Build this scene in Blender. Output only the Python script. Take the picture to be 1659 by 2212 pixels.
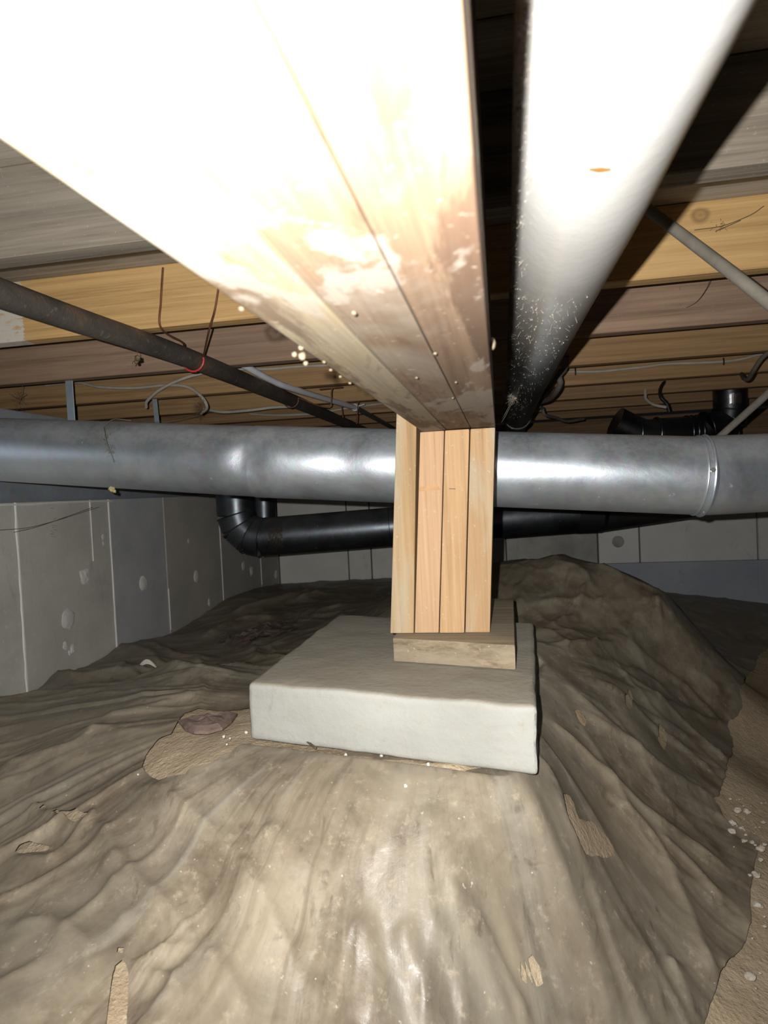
import bpy, bmesh, math, random
import numpy as np
from mathutils import Vector, Matrix

# ------------------------------------------------------------------ camera, light, exposure
scene = bpy.context.scene
for o in list(bpy.data.objects):
    bpy.data.objects.remove(o, do_unlink=True)
C = scene.collection
ZC = 0.70                                   # height of the lens above the low sandy ground
F, YAW, PITCH, ROLL = 1397.05, -0.179, -0.0322, -0.0466
FWD = np.array([math.sin(YAW)*math.cos(PITCH), math.cos(YAW)*math.cos(PITCH), math.sin(PITCH)])
_r0 = np.array([math.cos(YAW), -math.sin(YAW), 0.0]); _u0 = np.cross(_r0, FWD)
RIGHT = _r0*math.cos(ROLL) + _u0*math.sin(ROLL)
UP = -_r0*math.sin(ROLL) + _u0*math.cos(ROLL)

cam = bpy.data.cameras.new('camera'); camo = bpy.data.objects.new('camera', cam); C.objects.link(camo)
cam.sensor_fit = 'VERTICAL'; cam.sensor_height = 36.0; cam.lens = F*36.0/2212.0
cam.clip_start = 0.01
camo.matrix_world = Matrix(((RIGHT[0], UP[0], -FWD[0], 0), (RIGHT[1], UP[1], -FWD[1], 0), (RIGHT[2], UP[2], -FWD[2], ZC), (0, 0, 0, 1)))
cam.dof.use_dof = True; cam.dof.focus_distance = 1.25; cam.dof.aperture_fstop = 11.0
scene.camera = camo

world = bpy.data.worlds.new('world'); scene.world = world; world.use_nodes = True
world.node_tree.nodes['Background'].inputs[0].default_value = (0.9, 0.95, 1.0, 1)
world.node_tree.nodes['Background'].inputs[1].default_value = 0.004

fl = bpy.data.lights.new('phone_flash', 'SPOT'); flo = bpy.data.objects.new('phone_flash', fl); C.objects.link(flo)
fl.energy = 68.0; fl.color = (1.0, 0.97, 0.92); fl.shadow_soft_size = 0.003
fl.spot_size = math.radians(142); fl.spot_blend = 1.0
flo.matrix_world = camo.matrix_world.copy()
flo.location = Vector(RIGHT*-0.026 + UP*0.017 + FWD*0.004) + Vector((0, 0, ZC))

scene.view_settings.view_transform = 'Standard'; scene.view_settings.look = 'None'
scene.view_settings.gamma = 1.0; scene.view_settings.use_curve_mapping = False
scene.view_settings.exposure = 0.0

random.seed(7); rng = np.random.default_rng(7)

# ------------------------------------------------------------------ pixel -> direction helpers (lens at the origin)
def ray(x, y): return FWD + RIGHT*(x-829.5)/F + UP*(1106.0-y)/F
def onz(x, y, z): d = ray(x, y); return d*z/d[2]
def ony(x, y, Y): d = ray(x, y); return d*Y/d[1]
def onx(x, y, X): d = ray(x, y); return d*X/d[0]
def ond(x, y, d): return ray(x, y)*d
def project(P):
    P = np.atleast_2d(P); d = P@FWD
    return np.c_[829.5+F*(P@RIGHT)/d, 1106.0-F*(P@UP)/d]

# ------------------------------------------------------------------ node materials
class NT:
    def __init__(s, name):
        s.m = bpy.data.materials.new(name); s.m.use_nodes = True; s.t = s.m.node_tree; s.n = s.t.nodes
        s.b = s.n['Principled BSDF']; s.tc = s.n.new('ShaderNodeTexCoord')
    def put(s, sock, v):
        if hasattr(v, 'is_linked'): s.t.links.new(v, sock)
        elif isinstance(v, (tuple, list)) and len(v) == 3 and sock.type == 'RGBA': sock.default_value = (*v, 1)
        else: sock.default_value = v
    def node(s, typ, props=None, **ins):
        n = s.n.new('ShaderNode'+typ)
        for k, v in (props or {}).items(): setattr(n, k, v)
        for k, v in ins.items(): s.put(n.inputs[int(k[1:])] if k[0] == 'i' and k[1:].isdigit() else n.inputs[k.replace('_', ' ')], v)
        return n
    def obj(s, scale=(1, 1, 1), off=(0, 0, 0)):
        return s.node('Mapping', i0=s.tc.outputs['Object'], i1=off, i3=scale).outputs[0]
    def noise(s, vec, scale=5, detail=4, rough=.55, dist=0.0):
        return s.node('TexNoise', Vector=vec, Scale=scale, Detail=detail, Roughness=rough, Distortion=dist).outputs[0]
    def ramp(s, fac, stops, interp='LINEAR'):
        n = s.n.new('ShaderNodeValToRGB'); s.put(n.inputs[0], fac); r = n.color_ramp; r.interpolation = interp
        while len(r.elements) < len(stops): r.elements.new(0.5)
        for e, (p, c) in zip(r.elements, stops):
            e.position = p; e.color = (*c, 1) if isinstance(c, tuple) else (c, c, c, 1)
        return n.outputs[0]
    def mix(s, fac, a, b, mode='MIX'):
        n = s.n.new('ShaderNodeMix'); n.data_type = 'RGBA'; n.blend_type = mode
        s.put(n.inputs[0], fac); s.put(n.inputs[6], a); s.put(n.inputs[7], b); return n.outputs[2]
    def math(s, op, a, b=0.0):
        n = s.n.new('ShaderNodeMath'); n.operation = op; s.put(n.inputs[0], a); s.put(n.inputs[1], b); return n.outputs[0]
    def bump(s, h, strength=.3, dist=.01, normal=None):
        n = s.node('Bump', Height=h, Strength=strength, Distance=dist)
        if normal is not None: s.put(n.inputs['Normal'], normal)
        return n.outputs[0]
    def out(s, color, rough=.8, metal=0.0, normal=None, spec=.5, coat=0.0, coat_rough=.2):
        b = s.b; s.put(b.inputs['Base Color'], color); s.put(b.inputs['Roughness'], rough); s.put(b.inputs['Metallic'], metal)
        b.inputs['Specular IOR Level'].default_value = spec
        if coat: s.put(b.inputs['Coat Weight'], coat); b.inputs['Coat Roughness'].default_value = coat_rough
        if normal is not None: s.put(b.inputs['Normal'], normal)
        return s.m

def wood(name, dark, light, axis='X', seed=0.0, stain=None, stain_amt=.5, fine=1.0, rough=.8, knots=(), paint=None, extra=None):
    """procedural softwood: grain runs along the given object axis"""
    s = NT(name)
    lo, hi = 1.5, 62.0*fine
    sc = {'X': (lo, hi, hi), 'Y': (hi, lo, hi), 'Z': (hi, hi, lo)}[axis]
    sc2 = tuple(v*3.0 if v > 5 else v*2.5 for v in sc)
    big = s.noise(s.obj((1.6, 1.6, 1.6), (seed, seed*2, seed)), 1.5, 3)
    g1 = s.noise(s.obj(sc, (seed, seed, seed)), 1.0, 5, .6, .6)
    g2 = s.noise(s.obj(sc2, (seed*3, 1, seed)), 1.6, 3, .6)
    g = s.math('ADD', s.math('MULTIPLY', g1, .7), s.math('MULTIPLY', g2, .3))
    col = s.ramp(g, [(.34, tuple(v*.8 for v in dark)), (.50, tuple((a+b)/2 for a, b in zip(dark, light))), (.62, light)])
    col = s.mix(s.ramp(big, [(.35, 0.0), (.7, .45)]), col, tuple(v*.62 for v in light))
    if stain is not None:
        st = s.noise(s.obj(tuple(max(v*.10, 2.2) for v in sc), (seed+4, 2, 7)), 1.0, 5, .62, .8)
        col = s.mix(s.math('MULTIPLY', s.ramp(st, [(.48, 0.0), (.60, 1.0)]), stain_amt), col, stain)
    for (kc, kr) in knots:
        d = s.node('VectorMath', {'operation': 'DISTANCE'}, i0=s.node('VectorMath', {'operation': 'MULTIPLY'}, i0=s.tc.outputs['Object'], i1=(1, 0, 1.1)).outputs[0], i1=(kc[0], 0, kc[1]*1.1)).outputs[1]
        dn = s.math('ADD', d, s.math('MULTIPLY', s.noise(s.obj((9, 9, 9)), 3, 2), kr*.5))
        k = s.ramp(s.math('DIVIDE', dn, kr), [(.25, .8), (.5, .35), (.72, .7), (1.0, 0.0)])
        col = s.mix(k, col, tuple(v*.42 for v in dark))
    if paint is not None:
        px, pc = paint            # whitewashed end, x below px
        x = s.node('SeparateXYZ', i0=s.tc.outputs['Object']).outputs[0]
        edge = s.math('ADD', x, s.math('MULTIPLY', s.math('SUBTRACT', s.noise(s.obj((6, 6, 60)), 4, 3), .5), .02))
        m = s.math('LESS_THAN', edge, px)
        wearp = s.ramp(s.noise(s.obj((14, 14, 40)), 2.5, 5, .7), [(.36, 0.0), (.48, .92)])
        col = s.mix(s.math('MULTIPLY', m, wearp), col, pc)
    if extra: col = extra(s, col)
    dust = s.noise(s.obj((1, 1, 1)), 160, 2)
    col = s.mix(s.ramp(dust, [(.66, 0.0), (.74, .35)]), col, (.55, .5, .42))
    return s.out(col, rough, 0, s.bump(g, .35, .004), .3)

def concrete(name, a, b, seed=0.0, speck=(.5, .48, .42), rough=.9, scale=1.0, bumpd=.004, spots=None):
    s = NT(name)
    n1 = s.noise(s.obj((scale,)*3, (seed, seed, seed)), 5, 6, .62)
    n2 = s.noise(s.obj((scale,)*3, (seed, 3, 1)), 70, 4, .7)
    col = s.ramp(n1, [(.32, a), (.68, b)])
    col = s.mix(s.ramp(n2, [(.58, 0.0), (.75, .5)]), col, speck)
    dk = s.noise(s.obj((scale, scale, scale*.4), (seed, 8, 2)), 9, 6, .75, .5)
    col = s.mix(s.ramp(dk, [(.28, .35), (.40, 0.0)]), col, tuple(v*.45 for v in a))
    if spots: col = spots(s, col)
    return s.out(col, rough, 0, s.bump(s.math('ADD', n1, n2), .35, bumpd), .3)

def metal(name, base, dustc, rough=.34, seed=0.0, dust_top=.55, metal_=1.0, streak=.0):
    s = NT(name)
    sp = s.node('TexVoronoi', Vector=s.obj((1, 1, 1), (seed, 0, 0)), Scale=70.0).outputs[1]
    n = s.noise(s.obj((1, 1, 1), (seed, 1, 2)), 7, 6, .65, .4)
    fine = s.noise(s.obj((1, 1, 1), (seed, 5, 2)), 120, 3, .7)
    col = s.mix(.10, base, sp, 'OVERLAY')
    col = s.mix(s.ramp(n, [(.35, 0.0), (.72, .5)]), col, tuple(min(1, v*1.35) for v in base))
    up = s.node('SeparateXYZ', i0=s.node('NewGeometry').outputs['Normal']).outputs[2]
    df = s.math('MULTIPLY', s.ramp(up, [(.25, .14), (.95, 1.0)]), s.ramp(s.math('ADD', s.math('MULTIPLY', n, .7), s.math('MULTIPLY', fine, .3)), [(.36, .25), (.62, 1.0)]))
    df = s.math('MULTIPLY', df, dust_top)
    specks = s.ramp(s.noise(s.obj((1, 1, 1), (seed, 9, 9)), 55, 3, .6), [(.70, 0.0), (.73, .8)])
    df2 = s.math('MAXIMUM', df, s.math('MULTIPLY', specks, .6))
    col = s.mix(df2, col, dustc)
    r = s.math('ADD', rough, s.math('MULTIPLY', s.math('SUBTRACT', n, .45), .35))
    r = s.math('MAXIMUM', r, s.math('MULTIPLY', df2, .9))
    me = s.math('MULTIPLY', s.math('SUBTRACT', 1.0, df2), metal_)
    return s.out(col, r, me, s.bump(s.math('ADD', n, s.math('MULTIPLY', fine, .08)), .10, .01))

def plain(name, c, rough=.7, metal_=0.0, var=.35, scale=25, spec=.4, bumps=.15):
    s = NT(name); n = s.noise(s.obj(), scale, 5, .65)
    col = s.ramp(n, [(.3, tuple(v*(1-var) for v in c)), (.7, tuple(min(1, v*(1+var*.5)) for v in c))])
    return s.out(col, rough, metal_, s.bump(n, bumps, .003), spec)

# ------------------------------------------------------------------ object helpers
def obj(name, vf, material=None, parent=None, loc=None, smooth=False):
    """one mesh object; vertices are given in lens-origin coordinates"""
    v, f = vf; v = np.asarray(v, dtype=float)
    if parent is not None: org = np.array(parent['_org'])
    elif loc is not None: org = np.asarray(loc, dtype=float)
    else: org = np.array([(v[:, 0].min()+v[:, 0].max())/2, (v[:, 1].min()+v[:, 1].max())/2, v[:, 2].min()])
    me = bpy.data.meshes.new(name); me.from_pydata((v-org).tolist(), [], [tuple(int(i) for i in q) for q in f]); me.update()
    bm = bmesh.new(); bm.from_mesh(me); bmesh.ops.recalc_face_normals(bm, faces=bm.faces); bm.to_mesh(me); bm.free()
    if smooth:
        me.polygons.foreach_set('use_smooth', [True]*len(me.polygons)); me.set_sharp_from_angle(angle=math.radians(42))
    if material: me.materials.append(material)
    o = bpy.data.objects.new(name, me); C.objects.link(o)
    o['_org'] = [float(q) for q in org]
    if parent is not None: o.parent = parent; o['_org'] = [float(q) for q in org]
    else: o.location = org
    return o
def thing(name, loc):
    o = bpy.data.objects.new(name, None); C.objects.link(o); o.location = loc; o['_org'] = [float(q) for q in loc]; o.empty_display_size = .05
    return o
def tag(o, label, cat, group=None):
    o['label'] = label; o['category'] = cat
    if group: o['group'] = group
    return o
def struct(o): o['kind'] = 'structure'; return o

def hexa(p):            # 8 corners: bottom ring of four, top ring of four
    return np.array(p, float), [(0, 1, 2, 3), (4, 7, 6, 5), (0, 4, 5, 1), (1, 5, 6, 2), (2, 6, 7, 3), (3, 7, 4, 0)]
def box(x0, x1, y0, y1, z0, z1):
    return hexa([(x0, y0, z0), (x1, y0, z0), (x1, y1, z0), (x0, y1, z0), (x0, y0, z1), (x1, y0, z1), (x1, y1, z1), (x0, y1, z1)])
def beveled(vf, w=.002, seg=2, sub=0, jitter=0.0, seed=1):
    bm = bmesh.new(); vs = [bm.verts.new(p) for p in vf[0]]
    for f in vf[1]: bm.faces.new([vs[i] for i in f])
    bmesh.ops.recalc_face_normals(bm, faces=bm.faces)
    bmesh.ops.bevel(bm, geom=list(bm.edges), offset=w, segments=seg, affect='EDGES', profile=.6)
    if sub:
        bmesh.ops.subdivide_edges(bm, edges=[e for e in bm.edges if e.calc_length() > w*3], cuts=sub, use_grid_fill=True)
    if jitter:
        from mathutils import noise as mn
        for v in bm.verts:
            v.co += Vector(mn.noise_vector(v.co*22+Vector((seed, 0, 0))))*jitter + Vector(mn.noise_vector(v.co*90+Vector((0, seed, 0))))*jitter*.4
    bm.verts.index_update()
    v = np.array([q.co[:] for q in bm.verts]); f = [[q.index for q in fc.verts] for fc in bm.faces]; bm.free()
    return v, f
def smooth_path(p, n=8):
    p = np.asarray(p, float)
    if len(p) < 3: return p
    q = np.vstack([2*p[0]-p[1], p, 2*p[-1]-p[-2]]); out = []
    for i in range(1, len(q)-2):
        for t in np.linspace(0, 1, n, endpoint=False):
            a, b, c, d = q[i-1:i+3]
            out.append(.5*((2*b)+(-a+c)*t+(2*a-5*b+4*c-d)*t*t+(-a+3*b-3*c+d)*t**3))
    out.append(p[-1]); return np.array(out)
def tube(path, r, seg=12, flat=1.0, cap=True):
    p = np.asarray(path, float); n = len(p); r = np.broadcast_to(np.asarray(r, float), (n,))
    t = np.gradient(p, axis=0); t /= np.linalg.norm(t, axis=1)[:, None]
    u = np.cross(t[0], (0, 0, 1.0)); u = np.cross(t[0], (1.0, 0, 0)) if np.linalg.norm(u) < .05 else u
    u /= np.linalg.norm(u); vs = []; a = np.linspace(0, 2*math.pi, seg, endpoint=False)
    for i in range(n):
        u = u-t[i]*np.dot(u, t[i]); u /= np.linalg.norm(u); w = np.cross(t[i], u)
        vs.append(p[i]+r[i]*(np.cos(a)[:, None]*u*flat+np.sin(a)[:, None]*w))
    v = np.vstack(vs); f = []
    for i in range(n-1):
        for j in range(seg):
            k = (j+1) % seg; f.append((i*seg+j, i*seg+k, (i+1)*seg+k, (i+1)*seg+j))
    if cap:
        f.append(tuple(range(seg-1, -1, -1))); f.append(tuple((n-1)*seg+j for j in range(seg)))
    return v, f
def join(*vfs):
    vs, fs, b = [], [], 0
    for v, f in vfs:
        v = np.asarray(v); vs.append(v); fs += [tuple(i+b for i in q) for q in f]; b += len(v)
    return np.vstack(vs), fs
def ring(center, axis, R, r, seg=36, sec=8):
    axis = np.asarray(axis, float); axis /= np.linalg.norm(axis)
    u = np.cross(axis, (0, 0, 1.0)); u = np.array((1.0, 0, 0)) if np.linalg.norm(u) < .05 else u/np.linalg.norm(u)
    w = np.cross(axis, u); v = []; f = []
    for i in range(seg):
        a = 2*math.pi*i/seg; d = math.cos(a)*u+math.sin(a)*w
        for j in range(sec):
            b = 2*math.pi*j/sec; v.append(np.asarray(center)+d*(R+r*math.cos(b))+axis*r*math.sin(b))
    for i in range(seg):
        for j in range(sec):
            f.append((i*sec+j, ((i+1) % seg)*sec+j, ((i+1) % seg)*sec+(j+1) % sec, i*sec+(j+1) % sec))
    return np.array(v), f
def blob(c, r, seed=0, amp=.25, squash=(1, 1, 1), lv=2):
    from mathutils import noise as mn
    bm = bmesh.new(); bmesh.ops.create_icosphere(bm, subdivisions=lv, radius=1.0)
    for q in bm.verts:
        k = 1+amp*mn.noise(q.co*1.6+Vector((seed*3.1, seed, 0))); q.co = Vector([a*b*k for a, b in zip(q.co, squash)])
    v = np.array([q.co[:] for q in bm.verts])*r+np.asarray(c); f = [[q.index for q in fc.verts] for fc in bm.faces]; bm.free()
    return v, f

# ------------------------------------------------------------------ the ground: sand floor and the plastic sheet over it
JB, JH = 0.3505, 0.125                    # joist underside, joist depth
ZB = 0.0911                               # beam underside
XW, YB = -1.36, 3.80                      # inner faces of left wall and back wall
TX = XW+.03                               # face of the trunk duct on top of the left wall
PADZ = -0.268
PAD = np.array([(-.371, .876), (.032, .792), (.054, 1.275), (-.365, 1.383)])
ctrl = [onz(*q) for q in (
    (540, 1606, -.356), (700, 1622, -.354), (850, 1632, -.354), (1000, 1645, -.354), (1156, 1672, -.356),
    (480, 1520, -.358), (400, 1640, -.362), (300, 1560, -.372), (150, 1600, -.395), (0, 1560, -.42), (330, 1482, -.375), (460, 1465, -.365),
    (160, 1490, -.40), (0, 1505, -.43),
    (250, 1465, -.43), (420, 1445, -.41), (480, 1400, -.43), (560, 1400, -.40), (600, 1340, -.44), (650, 1310, -.44), (760, 1290, -.42), (700, 1275, -.49),
    (1090, 1300, -.305), (1160, 1350, -.335), (1180, 1450, -.36), (1170, 1600, -.37),
    (1290, 1400, -.385), (1420, 1312, -.37), (1340, 1500, -.44), (1300, 1600, -.46), (1450, 1450, -.52), (1430, 1600, -.55), (1500, 1500, -.585), (1480, 1750, -.60),
    (1600, 1460, -.665), (1590, 1550, -.655), (1570, 1650, -.64), (1570, 1760, -.645), (1659, 1500, -.68), (1659, 1700, -.675), (1659, 1900, -.67), (1600, 2100, -.67), (1659, 2212, -.67),
    (1550, 1400, -.64), (1640, 1380, -.68),
    (1230, 1720, -.44), (1280, 1810, -.49), (1180, 1780, -.425), (1380, 1850, -.57),
    (700, 1680, -.358), (900, 1715, -.362), (1060, 1720, -.375),
    (560, 1830, -.40), (850, 1840, -.40), (1000, 1880, -.425), (830, 2020, -.47), (830, 2212, -.515), (1150, 2000, -.51), (1200, 2212, -.59), (1420, 2000, -.60), (1480, 2212, -.655),
    (500, 2212, -.49), (300, 2212, -.475), (0, 2212, -.465), (0, 1950, -.455), (200, 1800, -.425), (0, 1750, -.455), (400, 1850, -.415), (250, 2000, -.455), (450, 2000, -.455))]
ctrl += [ony(*q) for q in ((1080, 1216, 2.3), (1200, 1206, 2.2), (1290, 1215, 2.15), (1340, 1243, 2.1), (1440, 1293, 2.15), (1480, 1296, 3.2), (1560, 1300, 3.4), (1659, 1302, 3.7),
    (200, 1412, 1.70), (280, 1402, 1.75), (120, 1440, 1.66))]
ctrl += [np.array(q) for q in ((-1.4, 1.2, -.52), (-1.4, 1.63, -.54), (-1.4, 2.07, -.49), (-1.4, 2.45, -.52), (-1.4, 3.0, -.49), (-1.4, 3.8, -.54), (-.9, 3.8, -.525), (-.4, 3.8, -.52), (.1, 3.8, -.54), (.6, 3.8, -.60),
    (.1, 3.0, -.42), (-.4, 2.9, -.46), (1.4, 3.8, -.70), (2.4, 3.8, -.70), (2.4, 2.0, -.70), (2.4, .5, -.70), (1.2, 1.0, -.69), (1.2, 2.0, -.69), (.9, .2, -.69), (2.4, -.6, -.70), (.9, -.6, -.69),
    (0, .3, -.62), (0, -.6, -.66), (-.6, .3, -.54), (-1.4, .4, -.52), (-1.4, -.6, -.60), (-.6, -.6, -.64))]
px_, py_ = np.meshgrid(np.linspace(.08, .92, 4), np.linspace(.08, .92, 4))
for a, b in zip(px_.ravel(), py_.ravel()):
    q = (1-a)*(1-b)*PAD[0]+a*(1-b)*PAD[1]+a*b*PAD[2]+(1-a)*b*PAD[3]; ctrl.append(np.array((q[0], q[1], -.360)))
ctrl = np.array(ctrl)
def tps(r2): return np.where(r2 > 1e-12, .5*r2*np.log(np.maximum(r2, 1e-12)), 0.0)
_n = len(ctrl); _d2 = ((ctrl[:, None, :2]-ctrl[None, :, :2])**2).sum(-1)
_A = np.zeros((_n+3, _n+3)); _A[:_n, :_n] = tps(_d2)+np.eye(_n)*.004
_A[:_n, _n:] = np.c_[np.ones(_n), ctrl[:, :2]]; _A[_n:, :_n] = _A[:_n, _n:].T
_w = np.linalg.solve(_A, np.r_[ctrl[:, 2], 0, 0, 0])
CREST = np.array([(-1.6, 1.22), (-1.05, 1.27), (-.80, 1.33), (-.62, 1.36), (-.45, 1.42), (-.33, 1.50)])
def ground(x, y):
    x = np.asarray(x, float); y = np.asarray(y, float); z = _w[_n]+_w[_n+1]*x+_w[_n+2]*y
    t = np.clip((y-np.interp(x, CREST[:, 0], CREST[:, 1]))/.13, 0, 1); fade = np.clip((-.30-x)/.15, 0, 1)*np.clip((3.2-y)/1.2, 0, 1)
    z = z-.045*t*t*(3-2*t)*fade
    for i in range(_n): z = z+_w[i]*tps((x-ctrl[i, 0])**2+(y-ctrl[i, 1])**2)
    return z
def on_ground(px, py, lift=0.0):
    d = ray(px, py); lo = .15
    ts = np.arange(.15, 4.5, .01); P = ts[:, None]*d; g = ground(P[:, 0], P[:, 1]); k = np.argmax(P[:, 2] < g)
    a, b = ts[k-1], ts[k]
    for _ in range(12):
        m = (a+b)/2; q = d*m
        if q[2] < ground(q[0], q[1]): b = m
        else: a = m
    q = d*b; return np.array((q[0], q[1], ground(q[0], q[1])+lift))

def vnoise(x, y, seed):
    """cheap smooth value noise on arrays"""
    g = np.random.default_rng(seed).random((64, 64)); xi = np.floor(x).astype(int); yi = np.floor(y).astype(int)
    fx = x-xi; fy = y-yi; fx = fx*fx*(3-2*fx); fy = fy*fy*(3-2*fy)
    h = lambda a, b: g[a % 64, b % 64]
    return (h(xi, yi)*(1-fx)+h(xi+1, yi)*fx)*(1-fy)+(h(xi, yi+1)*(1-fx)+h(xi+1, yi+1)*fx)*fy
def fbm(x, y, seed, o=4):
    s = 0; a = .5
    for i in range(o): s = s+a*(vnoise(x*2**i, y*2**i, seed+i)-.5); a *= .5
    return s

# folds of the sheet: (pixel polyline, height m, half width m, sharp)
folds = [
    ([(975, 1890), (1010, 1990), (1060, 2100), (1105, 2230)], .010, .010, 0), ([(1010, 1935), (1080, 2080), (1150, 2230)], .009, .008, 0),
    ([(1050, 1880), (1120, 2060), (1165, 2160)], .009, .012, 0), ([(1090, 1900), (1150, 2050), (1210, 2230)], .008, .010, 0),
    ([(850, 1990), (900, 2100), (935, 2230)], .009, .014, 0), ([(760, 1960), (800, 2080), (815, 2230)], .008, .016, 0), ([(930, 1960), (985, 2100), (1020, 2230)], .007, .010, 0),
    ([(1130, 1760), (1190, 1880), (1270, 2050), (1330, 2230)], .012, .020, 0), ([(1060, 1700), (1150, 1800), (1260, 1980)], .010, .020, 0),
    ([(270, 1700), (420, 1785), (500, 1880), (580, 2010), (720, 2230)], .022, .026, 1), ([(210, 1775), (250, 1860), (330, 1950), (430, 2050)], .016, .018, 1),
    ([(225, 1860), (250, 1940), (275, 2040)], .012, .014, 1), ([(0, 1850), (110, 1860), (190, 1780), (215, 1760)], .014, .016, 1), ([(50, 1745), (120, 1780), (170, 1795)], .010, .010, 1),
    ([(270, 2110), (340, 2075), (430, 2045)], .010, .010, 1), ([(280, 2115), (360, 2120), (375, 2150), (355, 2212)], .008, .009, 1),
    ([(430, 2060), (500, 2150), (540, 2230)], .010, .014, 1), ([(0, 2010), (100, 2000), (180, 2050), (190, 2150)], .010, .02, 1),
    ([(230, 1560), (160, 1620), (60, 1650), (0, 1660)], .012, .03, 1), ([(215, 1545), (300, 1530), (380, 1510)], .008, .02, 1),
    ([(-200, 1530), (0, 1497), (90, 1487), (160, 1480), (280, 1468), (400, 1460), (530, 1457)], .034, .05, 1), ([(380, 1495), (430, 1500), (440, 1480), (420, 1465)], .006, .008, 1),
    ([(1180, 1560), (1270, 1640), (1380, 1740), (1500, 1830), (1600, 1900)], .016, .020, 1), ([(1240, 1530), (1380, 1630), (1470, 1690), (1550, 1722)], .014, .014, 1),
    ([(1260, 1460), (1400, 1560), (1490, 1630), (1560, 1690)], .013, .014, 1), ([(1300, 1420), (1440, 1530), (1540, 1620), (1575, 1650)], .012, .014, 1),
    ([(1330, 1390), (1470, 1480), (1570, 1575)], .014, .016, 1), ([(1370, 1380), (1480, 1440), (1570, 1500)], .010, .016, 1), ([(1210, 1480), (1330, 1580), (1440, 1680), (1520, 1720)], .010, .012, 1),
    ([(1160, 1640), (1205, 1720), (1225, 1790), (1265, 1860)], .012, .014, 1), ([(1250, 1660), (1400, 1800), (1480, 1950), (1530, 2080), (1560, 2110)], .016, .024, 1),
    ([(1420, 1810), (1500, 1880), (1580, 1980)], .012, .016, 1), ([(1440, 2060), (1480, 2140), (1510, 2230)], .014, .014, 1), ([(1300, 1950), (1400, 2080), (1440, 2230)], .010, .02, 1),
    ([(1115, 1312), (1290, 1305), (1420, 1310), (1445, 1340)], .016, .030, 1), ([(1250, 1215), (1340, 1245), (1435, 1305), (1460, 1360)], .014, .03, 1),
    ([(1180, 1400), (1300, 1395), (1420, 1400)], .010, .03, 1), ([(1120, 1380), (1260, 1370), (1400, 1350)], .008, .02, 1),
    ([(490, 1330), (560, 1310), (640, 1292), (700, 1275)], .03, .05, 1), ([(620, 1305), (720, 1280), (830, 1262)], .02, .04, 1), ([(420, 1385), (520, 1345), (600, 1335)], .02, .04, 1),
    ([(160, 1418), (260, 1405), (330, 1420), (350, 1455)], .025, .06, 1),
    ([(700, 1690), (800, 1760), (850, 1850)], .006, .03, 0), ([(560, 1800), (620, 1850), (690, 1900)], .008, .02, 0), ([(900, 1750), (960, 1840), (975, 1900)], .006, .02, 0),
]
gy = [-.45]
while gy[-1] < YB-.035: gy.append(gy[-1]+max(.0045, min(.02, .0048*max(.6, gy[-1])**1.15)) if gy[-1] > .45 else gy[-1]+.03)
gy = np.array(gy); gx = np.concatenate([np.arange(XW+.008, .75, .0048), np.arange(.75, 2.4, .012)])
GX, GY = np.meshgrid(gx, gy); gxf, gyf = GX.ravel(), GY.ravel()
base = ground(gxf, gyf)
lift = np.full(base.shape, .007)
for pl, h, w, sharp in folds:
    q = np.array([on_ground(*p)[:2] for p in pl]); q = smooth_path(np.c_[q, np.zeros(len(q))], 5)[:, :2]
    bb = (gxf > q[:, 0].min()-5*w) & (gxf < q[:, 0].max()+5*w) & (gyf > q[:, 1].min()-5*w) & (gyf < q[:, 1].max()+5*w)
    idx = np.nonzero(bb)[0]
    if not len(idx): continue
    X, Y = gxf[idx], gyf[idx]; X = X+.010*fbm(X*14, Y*14, 3); Y = Y+.010*fbm(X*14+9, Y*14, 5)
    best = np.full(len(idx), 9.0); par = np.zeros(len(idx)); ns = len(q)-1
    for i in range(ns):
        a, b = q[i], q[i+1]; ab = b-a; t = np.clip(((X-a[0])*ab[0]+(Y-a[1])*ab[1])/(ab@ab+1e-12), 0, 1)
        d = np.hypot(X-a[0]-t*ab[0], Y-a[1]-t*ab[1]); m = d < best; best[m] = d[m]; par[m] = (i+t[m])/ns
    prof = np.exp(-best/w) if sharp else np.exp(-(best/w)**2)
    lift[idx] += h*prof*np.clip(np.minimum(par, 1-par)*6, .15, 1)
# pleats that run down the mound away from the pad, and soft crumples elsewhere
ang = np.arctan2(gyf-1.12, gxf+.15); rad = np.hypot(gyf-1.12, gxf+.15)
wa = ang+.25*fbm(gxf*3, gyf*3, 91)
def ridge(a, b, seed): return (1-np.abs(2*vnoise(a, b, seed)-1))**4.5
steep = np.clip((rad-.34)*4, 0, 1)*np.clip((2.4-rad), .25, 1)
lift += steep*((.012*ridge(wa*6+40, rad*1.6+9, 31)+.006*ridge(wa*15+60, rad*2.5+3, 33))*np.clip(.3+1.6*vnoise(gxf*4+30, gyf*4+30, 37), 0, 1.3)+.001*ridge(wa*34+90, rad*6+5, 35))
lift += np.abs(fbm(gxf*4, gyf*4, 11))*.010+.008*ridge(gxf*7+gyf*3+50, gyf*7-gxf*3+50, 23)*np.clip(1-steep*.6, 0, 1)+np.maximum(0, fbm(gxf*26, gyf*26, 21))*.0025
def in_pad(x, y, g):
    m = np.ones(np.shape(x), bool)
    for i in range(4):
        a, b = PAD[i], PAD[(i+1) % 4]; n = np.array((a[1]-b[1], b[0]-a[0])); n /= np.linalg.norm(n)
        m &= ((x-a[0])*n[0]+(y-a[1])*n[1]) > -g
    return m
inp = in_pad(gxf, gyf, .006)
padd = np.hypot(np.maximum(0, np.abs(gxf+.165)-.21), np.maximum(0, np.abs(gyf-1.08)-.27))
zsheet = base+lift-.013*np.clip(padd/.10, 0, 1)
pdist = np.full(gxf.shape, 9.0)
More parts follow.
